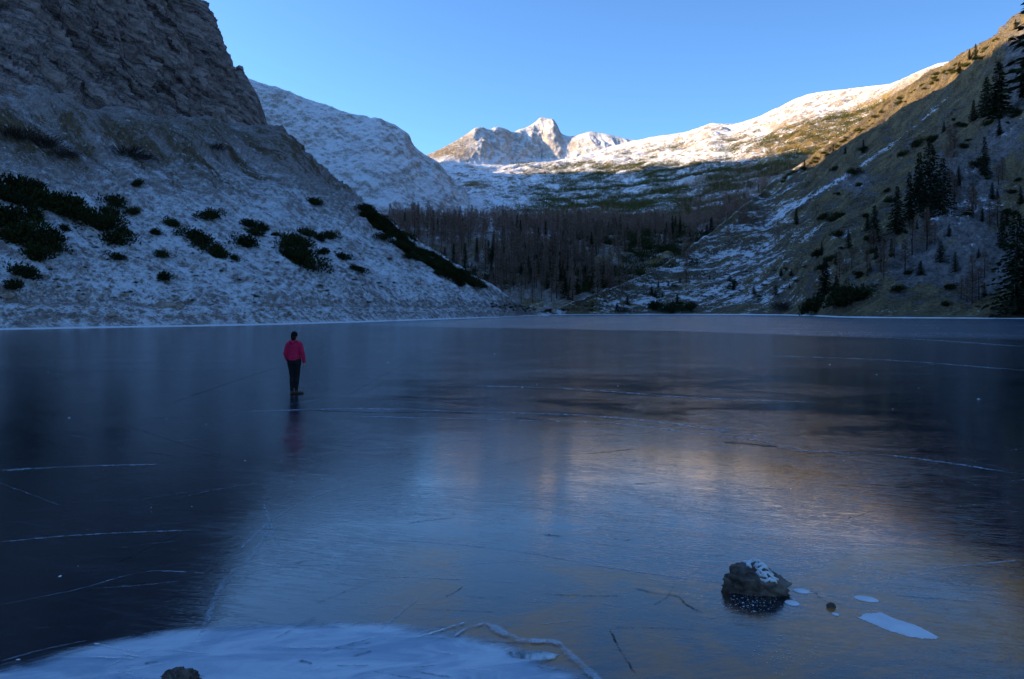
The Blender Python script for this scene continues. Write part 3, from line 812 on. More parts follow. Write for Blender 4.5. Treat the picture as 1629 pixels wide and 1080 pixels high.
# ------------------------------------------------------------------ vegetation prototypes
m_bark = simple_mat('dark_bark', (0.06, 0.045, 0.035), 0.9, 0.3, 4)
m_needle = foliage_mat('spruce_needles', (0.010, 0.017, 0.009), (0.030, 0.042, 0.018))
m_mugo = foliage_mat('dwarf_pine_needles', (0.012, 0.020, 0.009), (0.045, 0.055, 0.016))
m_mugo_lit = foliage_mat('sunlit_tone_pine_needles', (0.020, 0.030, 0.011), (0.110, 0.108, 0.028))  # same dwarf pine needles, brightened to stand in for sunlight
m_larch = foliage_mat('bare_larch_twigs', (0.12, 0.078, 0.060), (0.36, 0.235, 0.175))
m_brush = foliage_mat('bare_brush_twigs', (0.030, 0.022, 0.020), (0.075, 0.055, 0.045))

def tube_mesh(pts, rad, sides=6):
    pts = np.array(pts, float); V, Fc = [], []
    for i, (p, r) in enumerate(zip(pts, rad)):
        tg = pts[min(i + 1, len(pts) - 1)] - pts[max(i - 1, 0)]; tg /= np.linalg.norm(tg)
        a = np.cross(tg, [0.13, 0.99, 0.05]); a /= np.linalg.norm(a); b = np.cross(tg, a)
        for k in range(sides):
            th = 2 * math.pi * k / sides
            V.append(p + r * (math.cos(th) * a + math.sin(th) * b))
    for i in range(len(pts) - 1):
        for k in range(sides):
            Fc.append((i * sides + k, i * sides + (k + 1) % sides, (i + 1) * sides + (k + 1) % sides, (i + 1) * sides + k))
    return V, Fc

def quads(rng, centres, dirs, length, width):
    """one small kite shaped leaf spray per centre, along dirs"""
    n = len(centres)
    dirs = dirs / np.linalg.norm(dirs, axis=1, keepdims=True)
    r = rng.normal(size=(n, 3)); s = np.cross(dirs, r); s /= np.maximum(np.linalg.norm(s, axis=1, keepdims=True), 1e-6)
    L = np.broadcast_to(length, (n,))[:, None]; Wd = np.broadcast_to(width, (n,))[:, None]
    V = np.stack([centres, centres + dirs * L * 0.45 + s * Wd, centres + dirs * L, centres + dirs * L * 0.45 - s * Wd], 1).reshape(-1, 3)
    return V, np.arange(4 * n).reshape(n, 4)

def spruce_proto(seed, h=1.0, dens=1.0, slim=0.17):
    """unit-height spruce: trunk, crown"""
    rng = np.random.default_rng(seed)
    V, Fc = tube_mesh([(0, 0, -0.03), (0.004, 0, 0.3), (0, 0.003, 0.7), (0, 0, 0.985)], [0.016, 0.012, 0.006, 0.001])
    tr = new_mesh('trunk', V, Fc)
    C, D, L, Wd = [], [], [], []
    nb = int(150 * dens)
    for i in range(nb):
        z = 0.05 + 0.93 * (i / nb) ** 0.92
        env = slim * (1 - z) ** 0.82 * (0.75 + 0.45 * rng.random()) + 0.008
        if rng.random() < 0.10: env *= 0.5
        th = i * 2.399 + rng.normal() * 0.35
        d = np.array([math.cos(th), math.sin(th), 0])
        ns = max(3, int(9 * env / slim) + 2)
        for k in range(ns):
            f = (k + rng.random()) / ns
            p = d * env * f + np.array([0, 0, z - 0.42 * env * f ** 1.3 + 0.12 * env * f ** 3])
            for q in range(2):
                dd = d * (0.7 + 0.5 * rng.random()) + np.cross([0, 0, 1], d) * rng.normal() * 0.9 + np.array([0, 0, -0.45 + 0.3 * rng.normal()])
                C.append(p); D.append(dd); L.append(0.045 * (0.6 + 0.7 * rng.random()) * (0.5 + 0.8 * (1 - z))); Wd.append(0.010 * (0.7 + 0.6 * rng.random()))
    V, Fc = quads(rng, np.array(C), np.array(D), np.array(L), np.array(Wd))
    cr = new_mesh('crown', V, Fc, False)
    return tr, cr

def larch_proto(seed):
    """unit-height leafless larch"""
    rng = np.random.default_rng(seed)
    V, Fc = tube_mesh([(0, 0, -0.03), (0.006, 0, 0.35), (-0.004, 0.004, 0.7), (0, 0, 0.99)], [0.014, 0.010, 0.005, 0.001], 5)
    tr = new_mesh('trunk', V, Fc)
    C, D, L, Wd = [], [], [], []
    for i in range(330):
        z = 0.14 + 0.84 * rng.random() ** 0.8
        env = 0.125 * (1 - z) ** 0.75 + 0.012
        th = rng.random() * 6.283
        d = np.array([math.cos(th), math.sin(th), 0.25 + 0.4 * rng.random()])
        f = rng.random()
        p = np.array([0, 0, z]) + d * env * f * 0.6
        C.append(p); D.append(d + rng.normal(size=3) * 0.35); L.append(env * (0.5 + 0.5 * rng.random()) + 0.02); Wd.append(0.0045 + 0.0045 * rng.random())
    V, Fc = quads(rng, np.array(C), np.array(D), np.array(L), np.array(Wd))
    return tr, new_mesh('crown', V, Fc, False)

def mugo_proto(seed, n=900):
    """dwarf pine about 1 wide and 0.45 high: sprays of upturned needles on spreading limbs"""
    rng = np.random.default_rng(seed)
    lob = [(np.clip(rng.normal(), -1.5, 1.5) * 0.18, np.clip(rng.normal(), -1.5, 1.5) * 0.18, 0.18 + 0.22 * rng.random(), 0.20 + 0.11 * rng.random()) for _ in range(9)]
    C, D = [], []
    for i in range(n):
        x, y, hh, r = lob[rng.integers(len(lob))]
        v = rng.normal(size=3); v /= np.linalg.norm(v); v[2] = abs(v[2])
        rr = r * rng.random() ** 0.5
        C.append((x + v[0] * rr, y + v[1] * rr, max(-0.05, hh * 0.35 + v[2] * rr * 0.95 - 0.03))); D.append(v * 0.9 + np.array([0, 0, 0.35]) + rng.normal(size=3) * 0.45)
    V, Fc = quads(rng, np.array(C), np.array(D), 0.05 + 0.055 * rng.random(n), 0.015 + 0.012 * rng.random(n))
    V = V.tolist(); Fc = Fc.tolist()
    for x, y, hh, r in lob:
        v, f = tube_mesh([(0, 0, -0.04), (x * 0.5, y * 0.5, 0.02 + hh * 0.15), (x, y, hh * 0.5)], [0.018, 0.014, 0.006], 4)
        b = len(V); V += [list(q) for q in v]; Fc += [[i + b for i in q] for q in f]
    return new_mesh('dwarf_pine', V, Fc, False)

def brush_proto(seed, n=420):
    rng = np.random.default_rng(seed)
    C = np.stack([rng.normal(size=n) * 0.16, rng.normal(size=n) * 0.16, rng.random(n) * 0.3 - 0.03], -1)
    D = C * np.array([2.0, 2.0, 0]) + np.array([0, 0, 0.7]) + rng.normal(size=(n, 3)) * 0.3
    V, Fc = quads(rng, C, D, 0.2 + 0.25 * rng.random(n), np.full(n, 0.0065))
    return new_mesh('leafless_shrub', V, Fc, False)

SPR = [spruce_proto(s, dens=d, slim=w) for s, d, w in ((1, 1.0, .19), (2, 1.0, .15), (3, .9, .22), (4, .8, .13))]
LAR = [larch_proto(s) for s in (11, 12, 13, 14, 15)]
MUG = [mugo_proto(s) for s in (21, 22, 23, 24, 25)]
BRU = [brush_proto(s) for s in (31, 32, 33)]
for a, b in SPR: a.materials.append(m_bark); b.materials.append(m_needle)
for a, b in LAR: a.materials.append(m_bark); b.materials.append(m_larch)
for a in MUG: a.materials.append(m_mugo)
MUG_LIT = []  # shrub copies in the paler needles, sunlight put into their colour
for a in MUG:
    c_ = a.copy(); c_.name = 'dwarf_pine'; c_.materials.clear(); c_.materials.append(m_mugo_lit); MUG_LIT.append(c_)
for a in BRU: a.materials.append(m_brush)

def tree(kind, p, h, label, group=None, rz=None, wide=1.0):
    tr, cr = random.choice(SPR if kind == 'spruce_tree' else LAR)
    o = empty(kind, p, random.random() * 6.28 if rz is None else rz)
    o.scale = (h * wide, h * wide, h)
    link('trunk', tr, None, o); link('crown', cr, None, o)
    return tag(o, label, 'tree', group)
def shrub(p, n, w, label, group=None, hs_=1.0):
    o = link('dwarf_pine', random.choice(MUG))
    o.location = p; o.scale = (w, w, w * hs_ * 1.15)
    q = Vector((n[0] * 0.6, n[1] * 0.6, 1)).to_track_quat('Z', 'Y').to_euler(); q.rotate_axis('Z', random.random() * 6.28)
    o.rotation_euler = q
    return tag(o, label, 'shrub', group)
def pxm_(p): return p[1] / F                                     # metres per photo pixel at a point

# --- dwarf pines on the scree: centre px, py (foot), width in px
LEFT = [
    ((22, 302), 70, 'dark dwarf pine topmost at the left edge, above the widest shrub belt'),
    ((62, 318), 66, 'dark dwarf pine next right of the topmost shrub at the left edge'),
    ((100, 328), 62, 'dark dwarf pine at the middle of the long upper shrub belt'),
    ((135, 345), 58, 'dark dwarf pine right of the middle of the upper shrub belt'),
    ((165, 360), 56, 'dark dwarf pine near the right end of the upper shrub belt'),
    ((184, 380), 50, 'dark dwarf pine at the lower right end of the upper shrub belt'),
    ((10, 345), 66, 'dark dwarf pine cut by the left edge, start of the lower shrub belt'),
    ((38, 368), 62, 'dark dwarf pine in the middle of the lower shrub belt'),
    ((72, 382), 58, 'dark dwarf pine at the right end of the lower shrub belt'),
    ((58, 408), 56, 'dark dwarf pine hanging below the lower shrub belt'),
    ((186, 326), 44, 'lone dark dwarf pine above the end of the upper shrub belt'),
    ((100, 364), 22, 'small dark dwarf pine in the snow between the two shrub belts'),
    ((214, 338), 26, 'small sparse dwarf pine just right of the lone shrub'),
    ((336, 346), 38, 'compact dark dwarf pine highest of the middle of the scree'),
    ((268, 356), 30, 'dark dwarf pine at the head of the slanting shrub row'),
    ((300, 374), 38, 'dark dwarf pine in the upper part of the slanting shrub row'),
    ((324, 388), 40, 'dark dwarf pine in the middle of the slanting shrub row'),
    ((348, 404), 42, 'dark dwarf pine near the lower end of the slanting shrub row'),
    ((366, 408), 22, 'small dwarf pine at the very foot of the slanting shrub row'),
    ((245, 370), 24, 'small dwarf pine left of the slanting shrub row'),
    ((256, 405), 26, 'small dwarf pine on open snow below the slanting shrub row'),
    ((392, 358), 32, 'left upper dwarf pine of the clump in the middle of the scree'),
    ((416, 364), 34, 'right upper dwarf pine of the clump in the middle of the scree'),
    ((394, 388), 46, 'broad lower dwarf pine of the clump in the middle of the scree'),
    ((464, 384), 42, 'topmost dwarf pine of the large clump above the person'),
    ((466, 410), 48, 'left dwarf pine of the large clump above the person'),
    ((492, 420), 52, 'lowest broad dwarf pine of the large clump above the person'),
    ((500, 376), 26, 'small dwarf pine up and right of the large clump above the person'),
    ((486, 372), 30, 'flat dwarf pine over the large clump above the person'),
    ((524, 376), 30, 'dwarf pine right of the large clump, on bare scree'),
    ((515, 402), 24, 'small dwarf pine touching the right side of the large clump'),
    ((548, 410), 26, 'dwarf pine farther right of the large clump above the person'),
    ((568, 430), 26, 'dwarf pine lowest right of the large clump above the person'),
    ((500, 322), 26, 'dark dwarf pine high on the rib of the scree'),
    ((440, 376), 20, 'small dwarf pine between the two clumps on the scree'),
    ((184, 410), 26, 'small dwarf pine alone in the snow left of centre scree'),
    ((220, 292), 24, 'small dark shrub high under the cliff wall'),
    ((36, 436), 50, 'low flat dwarf pine near the left edge above the footpath'),
    ((22, 455), 34, 'small flat dwarf pine lowest at the left edge'),
    ((260, 440), 30, 'low dwarf pine among stones above the footpath')]
TUFT_P, TUFT_S = [], []
def tuft(p, s): TUFT_P.append(p); TUFT_S.append(s)
for (px, py), w, lab in LEFT:
    p, n = spot('scree_slope', px, py + w * 0.10, 6)
    s = w * pxm_(p) * 1.18
    shrub(p - np.array([0, 0, 0.05 * s]), n, s, lab)
# satellites that merge the belts, alike
for (px, py), w in [((45, 308), 44), ((85, 330), 44), ((118, 345), 40), ((150, 360), 40), ((175, 345), 30), ((30, 330), 46), ((5, 318), 50), ((20, 385), 44), ((55, 352), 40), ((85, 398), 34),
                    ((312, 384), 26), ((338, 400), 26), ((480, 408), 34), ((480, 395), 36), ((404, 376), 30), ((455, 396), 26), ((195, 372), 24), ((60, 395), 36), ((0, 360), 50)]:
    p, n = spot('scree_slope', px, py, 6); s = w * pxm_(p) * 1.2
    shrub(p, n, s, 'dark dwarf pine grown into its neighbours in a belt on the scree', 'dwarf pines merging into belts on the scree')
# small scattered ones
for k in range(80):
    px = RNG.uniform(10, 640); py = RNG.uniform(0, 1) * 120 + np.interp(px, [0, 640], [350, 390])
    if py > np.interp(px, [0, 640], [490, 485]): continue
    p, n = spot('scree_slope', px, py, 6); s = RNG.uniform(6, 15) * pxm_(p)
    tuft(p, s)
# dark belt of dwarf pine over the rib that falls to the forest
for k in range(90):
    f = RNG.uniform(0, 1)
    px = np.interp(f, [0, 0.3, 0.7, 1], [578, 628, 705, 768]) + RNG.normal() * 4
    ridge = np.interp(px, pxs, top)
    py = ridge + abs(RNG.normal()) * np.interp(f, [0, .3, .8, 1], [5, 14, 10, 3])
    p, n = spot('scree_slope', px, py, 6.1); s = RNG.uniform(20, 38) * pxm_(p)
    shrub(p, n, s, 'dark dwarf pine in the dense belt along the rib above the forest', 'dwarf pines along the rib above the forest', 0.9)
# leafless brush under the cliff
for (px, py), w, lab in [((30, 225), 80, 'brown leafless brush at the left edge under the cliff'), ((75, 235), 70, 'brown leafless brush right of the brush at the left edge'),
                    ((105, 252), 50, 'small brown brush at the end of the left edge brush'), ((205, 252), 60, 'brown leafless brush alone under the middle of the cliff'),
                    ((232, 256), 40, 'smaller brush touching the lone brush under the cliff'), ((345, 240), 40, 'brown brush below the foot of the cliff wall')]:
    p, n = spot('scree_slope', px, py, 6); s = w * pxm_(p)
    o = link('leafless_shrub', random.choice(BRU)); o.location = p; o.scale = (s, s, s * 0.6); o.rotation_euler = (0, 0, random.random() * 6)
    tag(o, lab, 'shrub')

# --- wood on the step at the valley head
def sample(hname, n, dens, tlo, thi, rng):
    H = HILLS[hname]; P = H['P']
    a = np.linalg.norm(np.cross(P[1:, :-1] - P[:-1, :-1], P[:-1, 1:] - P[:-1, :-1]), axis=-1)
    w = a * dens(H['PX'][:-1, :-1], H['PY'][:-1, :-1], H['T'][:-1, :-1], P[:-1, :-1])
    T = H['T'][:-1, :-1]
    w = np.where((T >= tlo) & (T <= thi), w, 0).ravel()
    i = rng.choice(len(w), n, p=w / w.sum())
    r, c = np.unravel_index(i, a.shape)
    f, g_ = rng.random((n, 1)), rng.random((n, 1))
    p00, p01, p10 = P[r, c], P[r, c + 1], P[r + 1, c]
    return p00 + (p01 - p00) * f + (p10 - p00) * g_, H['N'][r, c]
def d_larch(PX, PY, T, P):
    v = smooth(585, 640, PX) * smooth(1255, 1180, PX)
    pn = fbm(P / 45, 3, 301)
    v = v * (0.5 + 1.1 * smooth(-0.15, 0.25, pn))
    mid = smooth(1030, 1120, PX) * smooth(1310, 1270, PX) * smooth(258, 280, PY) * smooth(-0.12, 0.1, fbm(P / np.array([60, 60, 40]), 3, 305)) * 0.55
    edge_ = smooth(5.45, 4.7, T + 0.9 * fbm(P / 50, 3, 307))
    v = np.where(T > 5.0, np.maximum(mid, v * edge_ * smooth(1010, 960, PX)), v * np.where(T > 4.4, edge_, 1))
    return v * np.where(T < 4.0, 1.5 + 0.5 * smooth(2.2, 4.0, T), 1.3) * np.where(PX > 1000, smooth(0, 1, np.clip((400 - PY) / 40, 0, 1)) + 0.08, 1)
LP, _ = sample('valley_side', 5200, d_larch, 0.9, 7.2, RNG)
hh = np.clip(RNG.normal(13.0, 3.5, len(LP)), 5, 22) * (1 + 0.35 * gnoise(LP / 38, 12))
show = hh / LP[:, 1]
order = np.argsort(-show)
near, rest = order[:280], order[280:]
for i in near:
    tree('larch_tree', LP[i] - np.array([0, 0, 0.3]), hh[i], 'brown leafless larch in the wood on the step behind the lake', 'larches in the wood behind the lake')
def merged(name, protos, pts, hts, mat, label, cat, wide=1.0, sub=None):
    Vs, Fs, off = [], [], 0
    arrs = []
    for me in protos:
        v = np.zeros(len(me.vertices) * 3, np.float32); me.vertices.foreach_get('co', v)
        v = v.reshape(-1, 3); nq = (len(v) // 4) if not name.startswith('dwarf_pine') else 900; v = v[:nq * 4].reshape(-1, 4, 3)
        arrs.append(v)
    for p, h in zip(pts, hts):
        v = arrs[RNG.integers(len(arrs))]
        if sub: v = v[RNG.permutation(len(v))[:sub]]
        th = RNG.random() * 6.283; c, s = math.cos(th), math.sin(th)
        Rm = np.array([[c, -s, 0], [s, c, 0], [0, 0, 1]]) * np.array([wide, wide, 1])[:, None]
        Vs.append((v.reshape(-1, 3) @ Rm.T) * h + p)
    V = np.concatenate(Vs)
    o = link(name, new_mesh(name, V, np.arange(len(V)).reshape(-1, 4), False), mat)
    return tag(o, label, cat, None, 'stuff')
merged('larch_wood', [b for a, b in LAR], LP[rest], hh[rest], m_larch, 'brown mass of leafless larches filling the valley head', 'wood', 1.3, 100)
SP, _ = sample('valley_side', 270, lambda PX, PY, T, P: d_larch(PX, PY, T, P) * (0.05 + smooth(0.0, 0.2, fbm(P / 60, 3, 411)) + 2.2 * smooth(400, 440, PY) * smooth(960, 900, PX)), 0.9, 7.0, RNG)
for p in SP:
    tree('spruce_tree', p, RNG.uniform(7, 16), 'dark spruce standing among the brown larches behind the lake', 'spruces in the wood behind the lake', wide=0.9)
# dwarf pine cover
def d_mugo(PX, PY, T, P):
    pn = fbm(P / np.array([70, 70, 40]), 4, 333)
    low = 3.6 * smooth(780, 960, PX) * smooth(1300, 1230, PX) * smooth(-0.20, 0.08, pn)
    left = smooth(760, 800, PX) * smooth(960, 900, PX) * smooth(0.05, 0.2, pn) * smooth(295, 305, PY)
    hi = smooth(940, 1010, PX) * smooth(1560, 1480, PX) * smooth(-0.04, 0.12, pn) * (1.0 + 0.9 * smooth(1120, 1200, PX))
    line = np.interp(PX, [940, 1010, 1080, 1150, 1240, 1340, 1440, 1540], [245, 232, 226, 220, 200, 178, 150, 105])
    return (low * smooth(255, 268, PY) + left + 1.3 * hi * smooth(-4, 8, PY - line)) / np.maximum(P[..., 1], 1) ** 0.6
MP, MN = sample('valley_side', 12000, d_mugo, 4.6, 8.8, RNG)
merged('dwarf_pine_thicket', MUG, MP, RNG.uniform(13, 28, len(MP)) * (MP[:, 1] / 1300) ** 0.35, m_mugo_lit, 'green dwarf pine thickets spread over the snowy valley side', 'thicket', 1.0, 28)
# thicket over the crags right of the wood
def d_crag(PX, PY, T, P):
    pn = fbm(P / 26, 4, 343)
    return (smooth(880, 930, PX) * smooth(1200, 1150, PX) + 0.5 * smooth(700, 760, PX) * smooth(930, 880, PX) * smooth(410, 440, PY)) * smooth(-0.14, 0.06, pn) * smooth(350, 372, PY)
CP, _ = sample('valley_side', 1300, d_crag, 1.3, 4.6, RNG)
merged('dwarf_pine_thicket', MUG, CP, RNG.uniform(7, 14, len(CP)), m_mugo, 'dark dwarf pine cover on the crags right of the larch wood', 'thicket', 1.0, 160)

# --- right slope trees: foot px, py, height px
RT = [((1480, 335), 122, 'tallest dark spruce in the middle of the shaded right slope', 1.1), ((1462, 330), 92, 'dark spruce left of the tallest one on the right slope', 1.0),
      ((1500, 345), 98, 'dark spruce right of the tallest one on the right slope', 1.1), ((1447, 350), 80, 'short spruce at the left foot of the tall group on the right slope', 1.0),
      ((1428, 372), 78, 'slim spruce standing below the tall group on the right slope', 1.1), ((1392, 384), 60, 'spruce beside the slim one, farther down left', 1.2),
      ((1590, 190), 96, 'broad dark spruce near the top right corner', 1.5), ((1570, 186), 66, 'smaller spruce left of the broad one near the top right corner', 1.3),
      ((1566, 280), 66, 'spruce standing on the pale crag of the right slope', 1.0), ((1618, 500), 170, 'big dark spruce on the shore at the right edge', 1.25), ((1640, 500), 150, 'spruce cut by the right edge of the picture above the shore', 1.2),
      ((1596, 395), 60, 'lone spruce below the crag near the right edge', 1.1), ((1312, 478), 72, 'dark bushy spruce by the shore, left one of the pair', 1.3), ((1330, 486), 52, 'shorter spruce by the shore, right one of the pair', 1.5),
      ((1373, 243), 24, 'small lone spruce just under the shadow edge on the right slope', 1.0), ((1267, 356), 26, 'small lone spruce on the left of the grassy slope', 1.2),
      ((1466, 440), 24, 'round little spruce on grass above the right shore', 1.8), ((1497, 420), 36, 'spruce above the round little one on the right', 1.5),
      ((1552, 92), 24, 'sunlit spruce on the crest of the right ridge', 1.2), ((1542, 95), 18, 'smaller sunlit spruce left of the other on the crest', 1.3),
      ((1526, 117), 20, 'sunlit bushy spruce a little below the crest', 1.6), ((1326, 250), 22, 'sunlit young spruce at the shadow edge', 1.0), ((1280, 270), 18, 'small sunlit spruce lower along the shadow edge', 1.0),
      ((1616, 45), 16, 'small sunlit spruce highest on the ridge by the right edge', 1.3), ((1345, 245), 14, 'tiny spruce right of the young one at the shadow edge', 1.2)]
for (px, py), h, lab, wd in RT:
    p, n = spot('grass_slope', px, py, 7.0)
    tree('spruce_tree', p - np.array([0, 0, 0.3]), h * pxm_(p), lab, wide=wd)
for k in range(70):
    px = RNG.uniform(1240, 1622); f = RNG.random() ** 0.7
    py = np.interp(px, pxr, rtop) + 2 + f * np.interp(px, [1240, 1440, 1600], [8, 16, 22])
    p, n = spot('grass_slope', px, py, 7.0); s_ = RNG.uniform(5, 13) * pxm_(p)
    o = shrub(p, n, s_, 'small sunlit dwarf pine on the bright crest of the right slope', 'sunlit dwarf pines on the right crest'); o.data = random.choice(MUG_LIT)
p, n = spot('grass_slope', 1662, 150, 7.0)
tree('spruce_tree', p, 250 * pxm_(p), 'tall spruce beyond the right edge, only its top branches hanging into the upper right corner', wide=1.45)
rsp = np.random.default_rng(55)
for k in range(34):
    px, py = [(1480, 300), (1590, 180), (1420, 400), (1325, 460), (1560, 420), (1600, 320)][k % 6]
    px += rsp.normal() * 26; py += rsp.normal() * 30
    if px > 1640 or py > 488 or py < np.interp(px, pxr, rtop) + 55: continue
    p, n = spot('grass_slope', px, py, 7.0)
    tree('spruce_tree', p - np.array([0, 0, 0.3]), rsp.uniform(14, 38) * pxm_(p), 'young dark spruce scattered in the shade of the right slope', 'young spruces in the shade of the right slope', wide=1.15)
# leafless trees in the right slope's gully
for (px, py), h in [((1520, 330), 70), ((1535, 340), 60), ((1420, 420), 60), ((1445, 410), 60), ((1470, 395), 70), ((1400, 440), 50), ((1375, 430), 50), ((1350, 440), 60), ((1490, 380), 60), ((1510, 270), 60), ((1525, 240), 50),
                    ((1340, 460), 50), ((1530, 480), 60), ((1545, 485), 60), ((1385, 400), 50), ((1575, 350), 60), ((1600, 300), 55), ((1560, 440), 50)] * 2:
    p, n = spot('grass_slope', px + RNG.normal() * 12, py + RNG.normal() * 8, 7.0)
    tree('larch_tree', p - np.array([0, 0, 0.3]), h * pxm_(p) * RNG.uniform(0.6, 1), 'brown leafless tree on the shaded right slope', 'leafless trees on the right slope', wide=1.6)
# shore shrubs and brush on the right
for (px, py), w, lab in [((990, 497), 26, 'rounded bare brush on the far beach'), ((1070, 497), 34, 'low dark shrub on the far beach, left one'), ((1040, 493), 30, 'dark dwarf pine behind the far beach'), ((1100, 494), 28, 'dark dwarf pine on the far beach, right one'),
                         ((1345, 484), 64, 'dark spreading dwarf pine above the right shore'), ((1370, 470), 34, 'dwarf pine at the upper right of the spreading one'), ((1300, 494), 50, 'dark scrub at the corner of the right shore'), ((1245, 496), 40, 'brown scrub left of the shore corner')]:
    p, n = spot('grass_slope', px, py, 7.0); s = w * pxm_(p) * 1.15
    if 'bare' in lab or 'brown' in lab:
        o = link('leafless_shrub', random.choice(BRU)); o.location = p; o.scale = (s, s, s * 0.7); tag(o, lab, 'shrub')
    else: shrub(p, n, s, lab)
for k in range(60):
    px = RNG.uniform(930, 1290); py = np.interp(px, [930, 1100, 1290], [492, 470, 450]) - RNG.uniform(-22, 30) * np.interp(px, [930, 1100], [0.2, 1])
    py = min(py, 497)
    p, n = spot('grass_slope', px, py, 7.0)
    s = RNG.uniform(5, 13) * pxm_(p)
    if k % 3 == 0: tree('spruce_tree', p, s * 1.3, 'tiny dark spruce seedling on the snowy foot of the right slope', 'seedlings at the foot of the right slope', wide=1.9)
    else: tuft(p, s * 1.3)
for k in range(64):
    px = RNG.uniform(1300, 1625); py = RNG.uniform(180, 490)
    if py < np.interp(px, pxr, rtop) + 40: continue
    p, n = spot('grass_slope', px, py, 7.0); s = RNG.uniform(9, 26) * pxm_(p)
    shrub(p, n, s, 'dark low dwarf pine on the shaded right slope', 'low dwarf pines on the shaded right slope')
for k in range(40):
    px = RNG.uniform(780, 905); py = np.interp(px, [780, 905], [488, 495]) + RNG.normal() * 3
    hn = 'scree_slope' if px < 850 else 'grass_slope'
    p, n = spot(hn, px, min(py, 499), 6.0); s = RNG.uniform(6, 14) * pxm_(p)
    tuft(p, s)

merged('dwarf_pine_tuft', MUG, np.array(TUFT_P), np.array(TUFT_S), m_mugo, 'tiny dark dwarf pine tufts dotted over the snowy slopes above the shore', 'shrubs', 1.0, 300)

# ------------------------------------------------------------------ stones
def stone_mesh(name, seed, sub=4, rough=0.35, flat=(1, 0.8, 0.6), cuts=9):
    rng = np.random.default_rng(seed)
    bm = bmesh.new(); bmesh.ops.create_icosphere(bm, subdivisions=sub, radius=1.0)
    V = np.array([v.co[:] for v in bm.verts]); Fc = np.array([[v.index for v in f.verts] for f in bm.faces]); bm.free()
    for k in range(cuts):                                        # chip flat faces off
        d = rng.normal(size=3); d /= np.linalg.norm(d); lim = rng.uniform(0.55, 0.85)
        e = V @ d - lim
        V = V - np.outer(np.maximum(e, 0) * 0.92, d)
    nrm = V / np.linalg.norm(V, axis=1, keepdims=True)
    V = V + nrm * (fbm(V * 1.6 + seed, 5, seed, 0.55) * rough)[:, None] + nrm * (fbm(V * 6 + seed, 3, seed + 3, 0.6) * rough * 0.22)[:, None]
    V = V * np.array(flat)
    return V, Fc
m_stone = simple_mat('tan_limestone', (0.34, 0.27, 0.22), 0.9, 0.4, 1.2, 0.6, 0.2, 0.1)
STN = []
for s in range(5):
    V, Fc = stone_mesh('boulder', 40 + s, 3)
    me = new_mesh('boulder', V, Fc, False); me.materials.append(m_stone); STN.append(me)
BLD = [((178, 503), 17, 'rounded tan boulder near the water on the left shore'), ((197, 470), 14, 'pale tan boulder above the footpath'), ((262, 489), 32, 'wide flat rock ledge on the left shore'), ((285, 492), 20, 'dark side of the rock ledge on the left shore, right stone'),
       ((305, 430), 8, 'small tan stone high on the scree'), ((430, 487), 12, 'tan boulder above the shore behind the person'), ((418, 492), 9, 'small stone left of the tan boulder behind the person'), ((337, 502), 8, 'small tan stone at the shoreline'),
       ((12, 473), 26, 'brown bank stone at the left edge beside the footpath'), ((48, 488), 14, 'brown stone under the footpath at the left'), ((410, 511), 10, 'brown stone at the waterline left of the person'), ((510, 497), 9, 'grey stone on the shore right of the person'),
       ((875, 491), 20, 'big pale boulder at the inflow end of the lake'), ((800, 494), 12, 'dark boulder near the tip of the left shore'), ((845, 497), 9, 'dark stone at the tip of the left shore')]
for (px, py), w, lab in BLD:
    p, n = spot('scree_slope' if px < 850 else 'grass_slope', px, py, 6)
    o = link('boulder', random.choice(STN)); s = w * pxm_(p) * 0.55
    o.location = p + np.array([0, 0, s * 0.15]); o.scale = (s, s, s * 0.8); o.rotation_euler = (0, 0, random.random() * 6)
    tag(o, lab, 'boulder')
for k in range(240):
    px = RNG.uniform(0, 760); py = np.interp(px, [0, 700], [515, 502]) - abs(RNG.normal()) * 26
    p, n = spot('scree_slope', px, py, 6); s = RNG.uniform(1.2, 4.0) * pxm_(p)
    o = link('boulder', random.choice(STN)); o.location = p; o.scale = (s, s, s * 0.7); o.rotation_euler = (0, 0, random.random() * 6)
    tag(o, 'small loose stone on the snowy left shore', 'stone', 'loose stones on the left shore')

